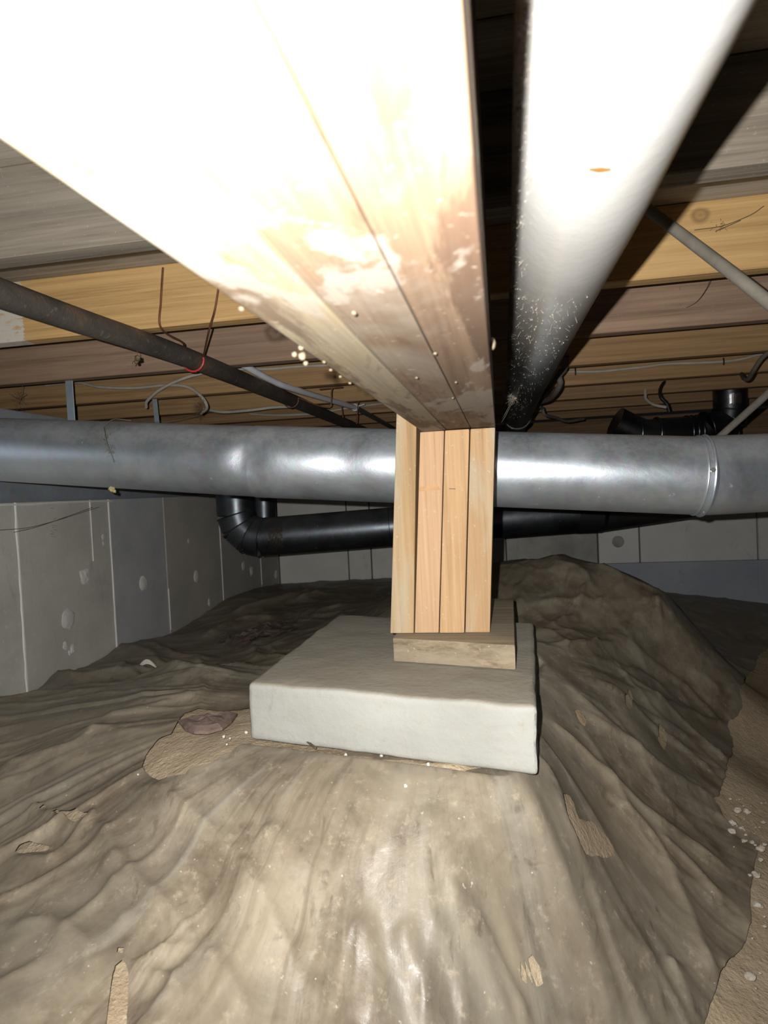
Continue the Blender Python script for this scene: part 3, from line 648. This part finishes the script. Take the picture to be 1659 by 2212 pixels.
# foil tape patch wrapped on the run
tp = hs+hor*np.dot(ept(605, 1160, 2.55)-hs, hor); M_tape = metal('foil_tape', (.16, .15, .14), (.30, .28, .24), .28, 3.0, .9)
v = []; na, nb = 10, 8
for i in range(na):
    th = math.radians(-35+62*i/(na-1))
    for j in range(nb):
        p = tp+hor*(-.028+.056*j/(nb-1)); rr = RE*1.012+.002*math.sin(i*1.9+j*2.3)
        nrm = np.cross(hor, (0, 0, 1.0)); nrm /= np.linalg.norm(nrm)
        v.append(p+rr*(nrm*math.cos(th)+np.array((0, 0, 1))*math.sin(th)))
v = np.array(v); v = v if abs(v[0][1]) < abs(tp[1]) else np.array([2*tp+2*hor*np.dot(q-tp, hor)-q+2*np.array((0, 0, 1))*(q-tp)[2] for q in v])
obj('tape_patch', (v, [(i*nb+j, i*nb+j+1, (i+1)*nb+j+1, (i+1)*nb+j) for i in range(na-1) for j in range(nb-1)]), M_tape, elb, smooth=True)
# second riser behind
g0 = ept(571, 1085, 2.86); g1 = ept(571, 1150, 2.86)
stub = thing('duct_stub', (g1[0], g1[1], g1[2])); tag(stub, 'dark upright duct stub with a pale scuff behind the elbow duct', 'duct')
obj('stub_pipe', long_tube(g1-np.array((0, 0, .05)), g0+np.array((0, 0, .13)), .052, 32, 8), M_dark, stub, smooth=True)
cs = ept(554, 1093, 2.86-.052); obj('paint_scuff', blob(cs+np.array((.0, .010, 0)), .03, 4, .4, (.32, .16, 1.0), 2), M_plaster, stub, smooth=True)
obj('stub_collar', ring(g1, (0, 0, 1), .054, .005, 32), M_dark, stub, smooth=True)

# ------------------------------------------------------------------ vent pipe at the far right
RV = .072
v0 = ept(1581, 838, 2.95); v1 = ept(1578, 888, 2.95); v3 = ept(1515, 932, 2.95); v4 = ept(1420, 938, 2.95); v5 = ept(1330, 935, 2.95)
v0 = v1+np.array((0, 0, JB+JH-.002-v1[2]))
vent = thing('vent_pipe', (v3[0], v3[1], v3[2]-RV)); tag(vent, 'black round vent pipe rising between far joists with a taped joint', 'vent pipe')
obj('riser', long_tube(v1, v0, RV, 36, 8), M_black, vent, smooth=True)
arc = smooth_path([v1, v1+np.array((-.012, 0, -.06)), v3+np.array((.02, 0, .015)), v3], 1)
for i in range(3): obj('elbow_gore', tube([arc[i], arc[i+1]], RV*(1+.01*(i % 2)), 36), M_black, vent, smooth=True)
for i in range(3):
    obj('bead_ring', ring(arc[i], arc[min(i+1, 3)]-arc[max(i-1, 0)], RV*1.015, .004, 36), M_black, vent, smooth=True)
obj('run', long_tube(v3, v4, RV, 36, 6), M_black, vent, smooth=True)
for q in (.10, .22, .34):
    obj('bead_ring', ring(v3*(1-q)+v4*q, v4-v3, RV*1.02, .004, 36), M_black, vent, smooth=True)
obj('branch', tube(smooth_path([v4, v4*.6+v5*.4, v5+np.array((0, 0, .05))], 6), RV*.97, 36), M_black, vent, smooth=True)
for q in (.05, .5): obj('bead_ring', ring(v4*(1-q)+v5*q, v5-v4, RV*1.03, .005, 36), M_black, vent, smooth=True)
M_foil = metal('shiny_foil', (.75, .76, .78), (.5, .5, .48), .22, 2.0, .2)
c = ept(1577, 862, 2.95-RV); n = np.array(c); v = []; 
for i in range(5):
    for j in range(7):
        th = -.35+.7*j/6; v.append(v1+np.array((RV*1.02*math.sin(th), -RV*1.02*math.cos(th), n[2]-v1[2]-.02+.045*i/4+.004*math.sin(j*2.2+i))))
obj('foil_tape', (v, [(i*7+j, i*7+j+1, (i+1)*7+j+1, (i+1)*7+j) for i in range(4) for j in range(6)]), M_foil, vent)

# ------------------------------------------------------------------ rusty gas pipe and its wire hangers
def rust_mat():
    s = NT('rusty_black_iron'); n = s.noise(s.obj((1, .5, 1)), 9, 6, .7, .5); c = s.noise(s.obj((1, 1, 1), (4, 0, 0)), 60, 4, .7)
    col = s.ramp(n, [(.38, (.060, .054, .048)), (.56, (.10, .085, .072)), (.66, (.21, .125, .08))]); col = s.mix(s.ramp(c, [(.60, 0.0), (.74, .5)]), col, (.30, .27, .23))
    return s.out(col, .62, .25, s.bump(c, .5, .004), .45)
M_rust = rust_mat(); GR = .022
gp = [np.array((-.775, -.4, JB-GR-.004)), np.array((-.735, .877, .328)), np.array((-.690, 1.50, .326)), np.array((-.690, 2.95, .322)), np.array((-.692, 3.60, .320))]
gas = obj('iron_pipe', tube(smooth_path(gp, 24), GR, 24), M_rust, smooth=True)
tag(gas, 'dark rusty iron pipe hung lengthwise below the joists on wires', 'pipe')
M_wire = plain('rusty_wire', (.23, .10, .055), .6, .5, .4); M_red = plain('red_wire', (.55, .05, .05), .4, 0, .2)
gpath = smooth_path(gp, 24)
def gas_at(Y): return np.interp(Y, gpath[:, 1], gpath[:, 0]), np.interp(Y, gpath[:, 1], gpath[:, 2])
YH = 1.42; cx, zc = gas_at(YH)
def loopwire(cx, Y, zc, r, topL, topR, n=12):
    a = [np.array((cx+r*math.cos(t), Y, zc+r*math.sin(t))) for t in np.linspace(math.radians(168), math.radians(372), n)]
    return a
lp = loopwire(cx, YH, zc, GR+.0045, None, None)
hw = thing('wire_hanger', (cx, YH, zc-GR)); tag(hw, 'rusty wire hanger with red bottom loop holding the iron pipe', 'wire hanger')
YF = .847+.4064-.038-.003; tl = ony(352, 578, YF); tr = ony(474, 610, YF)
jf2 = .847+.4064-.0005                   # back face of the orange joist: the wire passes up to it
obj('wire', join(tube(smooth_path([tl, np.array((-.652, YF-.002, .40)), np.array((-.657, YF+.002, .3475)), np.array((cx+.006, 1.36, zc+GR+.0052)), np.array((cx-.016, 1.405, zc+GR+.0012)), lp[0]], 6), .0022, 8), tube(smooth_path([lp[-1], ony(452, 712, YF-.002), ony(464, 670, YF-.003), tr], 6), .0022, 8)), M_wire, hw, smooth=True)
obj('red_loop', tube(lp, .0024, 8), M_red, hw, smooth=True)
Y2 = 2.12; lp = loopwire(gas_at(Y2)[0], Y2, gas_at(Y2)[1], GR+.0045, None, None)
hw2 = thing('wire_hanger', (-.69, Y2, .30)); tag(hw2, 'thin rusty wire hanger on the iron pipe farther toward the back wall', 'wire hanger')
obj('wire', join(tube(smooth_path([lp[-1]]+[ony(708, 880, Y2), ony(716, 845, Y2), ony(718, 838, Y2)], 6), .002, 8), tube([ony(690, 841, Y2), ony(740, 836, Y2)], .0022, 8)), M_wire, hw2, smooth=True)
obj('bottom_loop', tube(lp, .002, 8), M_wire, hw2, smooth=True)

# white plastic water tube behind it
M_pex = plain('white_plastic', (.70, .74, .78), .35, 0, .08); M_shadep = plain('shaded_white_plastic', (.14, .145, .15), .5, 0, .2)
tp_ = [np.array(q) for q in ((-.715, 1.69, .388), (-.690, 1.76, .368), (-.662, 1.87, .348), (-.632, 2.00, .338), (-.553, 2.53, .337))]
wt = thing('water_tube', (-.63, 1.98, .328)); tag(wt, 'white plastic water tube running beside the iron pipe', 'tube')
obj('white_tube', tube(smooth_path(tp_, 12), .0100, 16), M_pex, wt, smooth=True)
obj('shaded_tube', tube(smooth_path([tp_[-1], np.array((-.552, 2.9, .337)), np.array((-.555, 3.55, .337))], 8), .0105, 16), M_shadep, wt, smooth=True)  # far half of the white tube, shadow painted in as dark grey
obj('tube_clip', join(ring(tp_[-1]-np.array((0, .01, 0)), (0, 1, 0), .0125, .003, 20), tube([tp_[-1]+np.array((.012, -.01, .004)), tp_[-1]+np.array((.040, -.01, .010))], .003, 8)), M_pex, wt, smooth=True)
for k, (px0, py0, px1, py1, Y) in enumerate(((774, 870, 770, 916, 2.458), (737, 873, 741, 902, 2.452))):
    w = obj('hanger_nail', tube([ony(px0, py0, Y)*np.array((1, 1, 0))+np.array((0, 0, JB-.0005)), ony(px1, py1, Y)], .0022, 8), M_wire, smooth=True)
    tag(w, ['long rusty nail hanging beside the white tube clip', 'short rusty nail hanging between iron pipe and white tube'][k], 'nail')

# ------------------------------------------------------------------ cables
M_romex = plain('dusty_white_cable', (.50, .46, .39), .6, 0, .2); M_dcable = plain('dusty_grey_cable', (.13, .115, .095), .8, 0, .3); M_bcable = plain('black_cable', (.02, .02, .02), .45)
def cable(pts, r, m, lab, flat=1.0, n=10):
    o = obj('cable', tube(smooth_path([ony(*p) for p in pts], n), r, 10, flat), m, smooth=True); return tag(o, lab, 'cable')
cable([(100, 832, 2.03), (165, 826, 2.0), (215, 836, 1.98), (290, 838, 1.97), (360, 832, 1.96), (405, 836, 1.95), (436, 858, 1.94), (447, 880, 1.96), (435, 892, 2.0)], .0052, M_romex, 'white flat cable drooping into a hook beside the wide strap')
cable([(316, 880, 1.99), (318, 866, 1.97), (345, 842, 1.95), (385, 822, 1.94), (430, 808, 1.95), (500, 798, 2.0), (580, 797, 2.02), (640, 792, 2.02), (720, 788, 2.02), (760, 780, 2.02)], .0052, M_romex, 'white cable arching behind the red wire loop toward the beam')
cable([(440, 882, 2.40), (480, 890, 2.38), (540, 886, 2.38), (590, 880, 2.40), (640, 878, 2.41)], .006, M_romex, 'short wavy cable between the iron pipe and the hook cable')
cable([(540, 894, 2.82), (600, 897, 2.8), (680, 893, 2.8), (760, 880, 2.8), (840, 870, 2.8)], .006, M_romex, 'pale cable along the joist behind the white tube')
cable([(1215, 803, 2.425), (1260, 803, 2.423), (1300, 802, 2.42), (1350, 797, 2.42), (1395, 792, 2.42), (1440, 786, 2.42), (1500, 784, 2.42), (1560, 781, 2.42), (1600, 776, 2.42), (1640, 766, 2.42), (1680, 760, 2.42)], .0052, M_romex, 'white cable stapled along the joist right of the drain pipe')
cable([(1224, 770, 1.98), (1220, 795, 2.0), (1208, 812, 2.0), (1210, 828, 2.0), (1200, 848, 2.05), (1185, 862, 2.15), (1160, 870, 2.3)], .009, M_dcable, 'kinked dusty grey cable hanging beside the far end of the drain pipe')
cable([(1212, 800, 2.1), (1195, 825, 2.1), (1175, 850, 2.2), (1160, 862, 2.4)], .007, M_dcable, 'straight dusty grey cable close against the drain pipe')
cable([(1160, 866, 2.43), (1165, 878, 2.45), (1172, 882, 2.5), (1177, 896, 2.5), (1200, 902, 2.6), (1225, 910, 2.7), (1260, 905, 2.8)], .006, M_dcable, 'thin dusty cable sagging low over the galvanised duct')
cable([(1393, 822, 2.86), (1394, 850, 2.84), (1396, 862, 2.83), (1412, 874, 2.8), (1440, 880, 2.78)], .0062, M_romex, 'bent pale cable dropping from a joist by the black cable')
cable([(1440, 818, 2.86), (1427, 840, 2.82), (1428, 858, 2.8), (1440, 872, 2.8), (1446, 890, 2.8)], .0075, M_bcable, 'short black cable curving down to the vent pipe')
cable([(1665, 758, 2.0), (1645, 775, 2.02), (1628, 800, 2.05), (1617, 818, 2.1), (1608, 818, 2.15), (1602, 808, 2.3)], .0065, M_dcable, 'dusty grey cable hooking down at the joists above the vent pipe')
M_st = plain('cable_staple', (.05, .03, .02), .6, .5)
for px, py in ((1243, 803), (1563, 781)):
    c = ony(px, py, 2.419); o = obj('cable_staple', tube([c+np.array((0, 0, -.012)), c+np.array((0, -.004, 0)), c+np.array((0, 0, .012))], .0025, 6), M_st)
    tag(o, ['dark staple holding the white cable near the drain pipe', 'dark staple holding the white cable above the black cable'][px > 1400], 'staple')
# dusty grey tubes to the right
M_cond = plain('dusty_grey_conduit', (.265, .245, .205), .85, 0, .25)
cnd = obj('conduit', tube(smooth_path([ond(1382, 440, 1.11), ond(1400, 452, 1.10), ond(1500, 528, 1.02), ond(1600, 605, .94), ond(1700, 685, .87), ond(1800, 770, .82)], 8), .0092, 16), M_cond, smooth=True)
tag(cnd, 'dusty grey conduit slanting down in front of the orange-tan joist', 'conduit')
cnd = obj('conduit', tube(smooth_path([ond(1545, 952, 1.75), ond(1600, 903, 1.66), ond(1659, 850, 1.56), ond(1760, 755, 1.42)], 8), .0092, 16), M_cond, smooth=True)
tag(cnd, 'dusty grey conduit slanting up in front of the black vent pipe', 'conduit')

# ------------------------------------------------------------------ white drain pipe beside the beam
def pvc_mat():
    s = NT('dusty_graded_pipe'); y = s.node('SeparateXYZ', i0=s.tc.outputs['Object']).outputs[1]
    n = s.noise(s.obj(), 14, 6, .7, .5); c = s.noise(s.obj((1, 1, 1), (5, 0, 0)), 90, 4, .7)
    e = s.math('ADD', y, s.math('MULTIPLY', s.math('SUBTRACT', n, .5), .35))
    col = s.ramp(s.math('MULTIPLY', e, 1.0), [(.25, (.42, .415, .405)), (.50, (.36, .355, .34)), (.74, (.18, .175, .162)), (1.05, (.03, .03, .03))])  # base colour grades from light grey to near black along the pipe
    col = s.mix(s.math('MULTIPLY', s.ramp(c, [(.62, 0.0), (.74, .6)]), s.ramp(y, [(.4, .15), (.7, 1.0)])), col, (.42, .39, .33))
    return s.out(col, s.ramp(n, [(.3, .24), (.7, .42)]), 0, s.bump(c, .12, .002), .5)
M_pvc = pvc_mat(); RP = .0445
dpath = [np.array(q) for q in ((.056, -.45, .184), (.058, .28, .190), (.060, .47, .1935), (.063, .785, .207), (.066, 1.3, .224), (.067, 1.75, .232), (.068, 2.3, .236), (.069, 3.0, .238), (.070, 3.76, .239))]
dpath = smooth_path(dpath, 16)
drain = thing('drain_pipe', (.06, .0, .14)); tag(drain, 'thick white drain pipe hung beside the timber beam, dusty, grading darker toward its far end', 'pipe')
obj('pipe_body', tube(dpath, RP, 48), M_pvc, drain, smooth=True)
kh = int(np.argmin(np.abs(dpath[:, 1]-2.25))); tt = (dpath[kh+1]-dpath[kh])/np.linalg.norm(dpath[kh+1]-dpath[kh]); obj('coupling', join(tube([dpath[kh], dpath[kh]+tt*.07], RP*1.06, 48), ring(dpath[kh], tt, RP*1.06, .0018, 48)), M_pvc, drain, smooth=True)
def pipe_hit(px, py, r=RP):
    d = ray(px, py); best = None
    for t in np.arange(.12, 2.6, .004):
        q = d*t; k = np.argmin(np.abs(dpath[:, 1]-q[1])); dd = math.hypot(q[0]-dpath[k, 0], q[2]-dpath[k, 2])
        if dd <= r*1.005: return q, dpath[k]
    return None, None
q, cc = pipe_hit(1297, 358)
if q is not None:
    nr = (q-cc); nr[1] = 0; nr /= np.linalg.norm(nr); tn = np.array((nr[2], 0, -nr[0]))
    th = np.linspace(-.11, .11, 12); v = []
    for yv in (-.0028, .0028):
        for a in th: v.append(np.array((cc[0], q[1]+yv*(1-.6*abs(a)/.11), cc[2]))+(RP+.0004)*(nr*math.cos(a)+tn*math.sin(a)))
    obj('rust_stain', (v, [(i, i+1, 13+i, 12+i) for i in range(11)]), plain('rust_streak', (.22, .115, .03), .7), drain)
# lint, webs and grit clinging to it
fv = []; M_lint = plain('grey_lint', (.24, .215, .18), .95, 0, .4)
def strand(p, q, r, sag=.0): return tube([p, (p+q)/2+np.array((0, 0, -sag)), q], r, 4, cap=False)
for _ in range(900):
    far = random.random() < .62
    py = random.uniform(640, 905) if far else random.uniform(0, 640)
    lo = np.interp(py, [0, 250, 600, 870, 925], [1118, 1112, 1101, 1087, 1086]); hi = np.interp(py, [0, 440, 660, 925], [1600, 1395, 1270, 1120])
    u = random.random(); u = u**1.3 if far else abs(random.gauss(0, .07))
    q, cc = pipe_hit(lo+3+(hi-lo-8)*min(u, .97), py)
    if q is None: continue
    L = random.uniform(.0015, .006)*(1.0 if far else .7); d = np.array([random.gauss(0, 1), random.gauss(0, 1.2), random.gauss(0, .8)]); d /= np.linalg.norm(d)
    nn = q-cc; nn[1] = 0; nn /= np.linalg.norm(nn); d = d+nn*.35
    if random.random() < .4: fv.append(blob(q+nn*.0008, random.uniform(.0003, .0009), random.random()*50, .4, (1, 1, 1), 1))
    else: fv.append(strand(q, q+d*L, random.uniform(.00010, .0002)))
lint = obj('dust_lint', join(*fv), M_lint, drain); lint['kind'] = 'stuff'
q, cc = pipe_hit(1112, 858); 
if q is not None:
    wv = [blob(q+np.array((.001, -.002, -.002)), .0035, 3, .3)]
    wlnt = [strand(q+np.array([random.gauss(0, .004), random.gauss(0, .012), random.gauss(0, .004)]), q+np.array([random.gauss(-.006, .01), random.gauss(0, .012), random.gauss(0, .01)]), .0004) for _ in range(60)]
    wlnt += [strand(q, np.array((XR+.001, q[1]-.02, ZB+.03)), .0005, .004), strand(q+np.array((0, .01, .006)), np.array((XR+.001, q[1]+.02, ZB+.04)), .0005, .004)]
    o = obj('web_clump', join(*wlnt), M_lint, drain); o['kind'] = 'stuff'
    obj('egg_sac', wv[0], plain('tan_egg_sac', (.55, .42, .24), .8), drain, smooth=True)

# ------------------------------------------------------------------ cobwebs
M_web = plain('brown_cobweb', (.115, .085, .058), .95, 0, .3); M_webg = plain('grey_cobweb', (.17, .155, .13), .95, 0, .3)
def cobweb(lines, clump, m, lab, r=.0007):
    parts = []
    for ln in lines: parts.append(tube(smooth_path(ln, 5), r, 5))
    for c, n, sp in clump:
        for _ in range(n):
            a = c+np.array([random.gauss(0, sp), random.gauss(0, sp*.3), random.gauss(0, sp*1.5)]); b = a+np.array([random.gauss(0, sp), random.gauss(0, sp*.5), random.gauss(0, sp)])
            parts.append(strand(a, a+(b-a)*.7, r*.4))
    o = obj('cobweb', join(*parts), m); tag(o, lab, 'cobweb'); return o
Y = 1.632
cobweb([[ony(1540, 585, Y-.18), ony(1528, 620, Y-.1), ony(1505, 652, Y-.04), ony(1475, 668, Y)], [ony(1475, 668, Y), ony(1440, 640, Y-.006)], [ony(1490, 640, Y-.006), ony(1460, 665, Y)]], [(ony(1460, 662, Y-.004), 70, .008)], M_web, 'brown cobweb clump with one long strand on the joist below the conduit')
cobweb([[ony(1500, 497, 1.205), ony(1560, 488, 1.205), ony(1620, 465, 1.205), ony(1650, 445, 1.205)], [ony(1545, 500, 1.205), ony(1600, 476, 1.205)]], [(ony(1552, 490, 1.204), 20, .005)], M_web, 'thin brown cobweb strand across the orange-tan joist face', .0006)
cobweb([[ony(420, 900, 1.9), ony(432, 880, 1.92), ony(440, 868, 1.94)], [ony(300, 918, 1.6), ony(380, 905, 1.75), ony(430, 895, 1.9)]], [(ony(428, 888, 1.9), 120, .009), (ony(432, 870, 1.92), 60, .006)], M_web, 'shaggy brown cobweb hanging from the hook cable to the duct')
dy = (pA@FWD)-RD
cobweb([[ond(243, 925, 1.392), ond(247, 945, 1.352), ond(250, 960, 1.342), ond(262, 990, 1.327), ond(264, 1000, 1.327)], [ond(243, 925, 1.425), ond(262, 909, 1.402), ond(300, 911, 1.402)]], [(ond(246, 948, 1.337), 30, .004), (ond(257, 978, 1.327), 40, .005)], M_webg, 'grey cobweb trailing down the round duct near the left wall').location.y -= .030
cobweb([[ony(48, 795, 1.63), ony(50, 815, 1.63), ony(46, 850, 1.62), ony(38, 870, 1.62)], [ony(20, 850, 1.62), ony(38, 860, 1.62), ony(55, 850, 1.62)]], [(ony(38, 858, 1.62), 40, .010), (ony(48, 793, 1.63), 14, .003)], M_web, 'wispy brown cobweb below the joists at the left wall')
cobweb([[onx(0, 1145, XW+.004), onx(60, 1140, XW+.004), onx(120, 1125, XW+.004), onx(180, 1106, XW+.004), onx(215, 1095, XW+.004)], [onx(30, 1150, XW+.004), onx(90, 1135, XW+.004), onx(200, 1096, XW+.004)]], [(onx(110, 1128, XW+.004), 20, .012)], M_web, 'dark cobweb strand sagging across the grey left wall', .0009)

# ------------------------------------------------------------------ small things
M_bead = plain('pale_foam', (.16, .13, .085), .7, 0, .2); M_white = plain('white_chip', (.60, .58, .53), .8, 0, .1)
def beam_edge(px, py, side):
    d = ray(px, py); return d*(XL/d[0]) if side == 'l' else d*(ZB/d[2])
cl = onz(662, 755, ZB)
for k, (dx, dy, dz, r) in enumerate(((0, 0, -.001, .0026), (-.003, -.007, -.001, .0018), (.001, .003, -.005, .0016), (.001, -.006, .003, .0017))):
    o = obj('foam_bead', blob(np.array((XL-.001, cl[1], ZB-.003))+np.array((dx, dy, dz)), r, k, .25), M_bead, smooth=True); tag(o, 'pale foam bead in the cluster on the beam lower edge', 'foam bead', 'foam beads clustered on the beam edge')
for k, (px, py, s) in enumerate(((541, 664, 'l'), (722, 798, 'l'), (746, 812, 'l'), (768, 826, 'l'), (700, 782, 'b'), (900, 816, 'b'), (985, 826, 'b'), (978, 860, 'b'), (940, 764, 'b'), (765, 677, 'b'))):
    q = np.array(ond(px, py, 1)); d = ray(px, py); q = d*(ZB-.0012)/d[2]
    if s == 'l': q = np.array((XL+.0005, q[1], ZB-.0015))
    o = obj('wood_crumb', blob(q, .0013, k+9, .3, (1, 1.6, .8)), M_bead, smooth=True)
    tag(o, 'tiny pale crumb stuck to the left lower edge of the beam' if s == 'l' else 'tiny pale crumb stuck to the underside of the beam', 'crumb', 'crumbs on the beam edge' if s == 'l' else 'crumbs under the beam')
o = obj('insect_cocoon', blob(np.array((XR+.002, ony(1062, 597, .5)[1]-.02, ZB+.012)), .0032, 4, .1, (.7, 1.5, 1.4)), M_bead, smooth=True); tag(o, 'pale cocoon stuck to the side of the beam facing the drain pipe', 'cocoon')
# wasp nest crumbs: yellow bit under the duct, dark bit under the iron pipe
c = ond(241, 1057, 1.37); o = obj('mud_crumb', join(blob(c, .0065, 2, .6), blob(c+np.array((.006, 0, -.004)), .004, 5, .6)), plain('yellow_mud', (.50, .42, .20), .8), smooth=True); tag(o, 'yellowish crumb clinging to the underside of the round duct', 'crumb')
c = ony(297, 774, 1.16); o = obj('dead_insect', join(blob(c, .006, 7, .5, (1, .8, 1)), blob(c+np.array((-.004, 0, -.007)), .0035, 3, .4), tube([c, c+np.array((-.010, 0, -.006)), c+np.array((-.012, 0, -.010))], .0009, 5), tube([c+np.array((0, 0, .004)), c+np.array((0, .0, .014))], .0006, 5)), plain('dark_insect', (.12, .085, .045), .6), smooth=True); tag(o, 'dark dried insect hanging under the iron pipe', 'insect')
# purple scrap on the sand patch
scrap = [(386, 1572), (400, 1588), (420, 1592), (450, 1588), (480, 1578), (500, 1562), (512, 1546), (490, 1548), (450, 1552), (425, 1562), (405, 1572)]
pts = np.array([on_ground(*p, .004) for p in scrap]); cen = pts.mean(0)+np.array((0, 0, .010)); rings = [cen+(pts-cen)*np.array((k, k, 1-(1-k)*.6)) for k in (1.0, .75, .45, .2)]
for k, rg in enumerate(rings): rg[:, 2] = on_ground(450, 1570)[2]+.006+.010*(1-(1.0, .75, .45, .2)[k])**.6+np.array([random.uniform(-.003, .003) for _ in scrap])*(k > 0)
v = np.vstack(rings+[cen[None]+np.array((0, 0, 0))]); m = len(scrap)
v = np.vstack([rings[0]-np.array((0, 0, .004)), *rings, (rings[3].mean(0))[None]])
f = [(a*m+i, a*m+(i+1) % m, (a+1)*m+(i+1) % m, (a+1)*m+i) for a in range(4) for i in range(m)]+[(4*m+i, 4*m+(i+1) % m, 5*m) for i in range(m)]+[tuple(range(m))]
o = obj('cloth_scrap', (v, f), plain('mauve_rag', (.19, .135, .115), .9, 0, .45, 60, bumps=.6)); tag(o, 'mauve brown rag scrap lying on the sand beside the concrete pad', 'rag')
# crumpled purple plastic behind the pad
def crumple(px, py, w, d, h, seed, m, lab, cat, name):
    c = on_ground(px, py, 0); n = 28; v = []
    for i in range(n):
        for j in range(n):
            a = (i/(n-1)-.5); b = (j/(n-1)-.5); rr = max(0, 1-(a*a+b*b)*4)
            x = c[0]+w*a*(1+.3*math.sin(9*b+seed)); y = c[1]+d*b
            z = sheet_z(x, y)+.003+rr*h*(.4+.9*abs(float(fbm(np.array(a*9+seed), np.array(b*9), 71+seed)))*3)
            v.append((x, y, z))
    f = [(i*n+j, i*n+j+1, (i+1)*n+j+1, (i+1)*n+j) for i in range(n-1) for j in range(n-1) if max(0, 1-(((i+.5)/(n-1)-.5)**2+((j+.5)/(n-1)-.5)**2)*4) > .03+.1*random.random()]
    o = obj(name, (v, f), m); return tag(o, lab, cat)
s = NT('mauve_plastic'); nn = s.noise(s.obj(), 30, 5, .7); M_mauve = s.out(s.ramp(nn, [(.3, (.07, .05, .042)), (.7, (.17, .13, .11))]), .22, 0, s.bump(nn, .6, .01), .6)
crumple(560, 1375, .24, .36, .028, 2, M_mauve, 'crumpled shiny mauve plastic scrap behind the concrete pad', 'plastic scrap', 'plastic_scrap')
crumple(425, 1490, .02, .03, .0, 3, M_sheet, 'small loose flap of plastic beside the mauve rag', 'plastic flap', 'plastic_flap') if False else None
# white curled chip near left wall
q = on_sheet(318, 1447, .013); cv = []
for i in range(9):
    t = i/8; x = -.022+.05*t; cv += [(q[0]+x, q[1], q[2]-.012+.022*math.sin(math.pi*min(1, t*.9+.1))), (q[0]+x*.9+.002, q[1]-.004, q[2]-.012+.010*math.sin(math.pi*min(1, t*.95+.05))), (q[0]+x*.9+.002, q[1]-.0005, q[2]-.012+.010*math.sin(math.pi*min(1, t*.95+.05))), (q[0]+x, q[1]+.003, q[2]-.012+.022*math.sin(math.pi*min(1, t*.9+.1)))]
o = obj('plastic_chip', (cv, [(4*i+j, 4*i+(j+1) % 4, 4*i+4+(j+1) % 4, 4*i+4+j) for i in range(8) for j in range(4)]+[(0, 1, 2, 3), (32, 33, 34, 35)]), M_white); tag(o, 'curled white chip sticking up from the sheet near the left wall', 'chip')
# pale grit by the pad and stones in the trench
for k, (px, py) in enumerate(((484, 1594), (497, 1598), (490, 1611), (532, 1585), (742, 1642), (747, 1634), (824, 1634), (876, 1700), (925, 1653), (298, 1672), (642, 1634))):
    q = on_sheet(px, py, .001) if not 300 < px < 760 else on_ground(px, py, .002); o = obj('white_pebble', blob(q, random.uniform(.0014, .0026), k, .4, lv=2), M_white, smooth=True)
    tag(o, 'tiny white pebble at the front foot of the concrete pad' if px > 510 else ('tiny white pebble in the cluster on the sand patch' if px > 400 else 'lone tiny white pebble left of the sand patch'), 'pebble', 'white pebbles by the pad')
M_stone = concrete('grit_stone', (.40, .36, .30), (.62, .57, .49), 4); rr = random.Random(3)
for k in range(46):
    px, py = rr.uniform(1572, 1655), rr.uniform(1725, 1835)
    if k > 34: px, py = rr.uniform(1600, 1655), rr.uniform(1850, 2150)
    q = on_ground(px, py, .001); o = obj('trench_stone', blob(q, rr.choice((.0015, .002, .002, .003, .004, .007)), k+70, .5, (1, 1, .6), 2), M_stone)
    tag(o, 'small pale stone on the sandy strip right of the plastic sheet', 'stone', 'stones on the sandy strip')
c = np.array(onz(628, 1588, -.31)); 
tw = on_ground(672, 1620, .008); o = obj('twig', tube(smooth_path([tw+np.array((-.010, .006, .004)), tw, tw+np.array((.010, -.012, .0))], 5), .0018, 6), plain('dark_twig', (.10, .08, .055), .9), smooth=True); tag(o, 'short dark twig against the front of the concrete pad', 'twig')

# ------------------------------------------------------------------ lift everything so that the low ground is near zero
for o in list(bpy.data.objects):
    if '_org' in o: del o['_org']
    if o.parent is None and o.type in ('MESH', 'EMPTY'): o.location.z += ZC
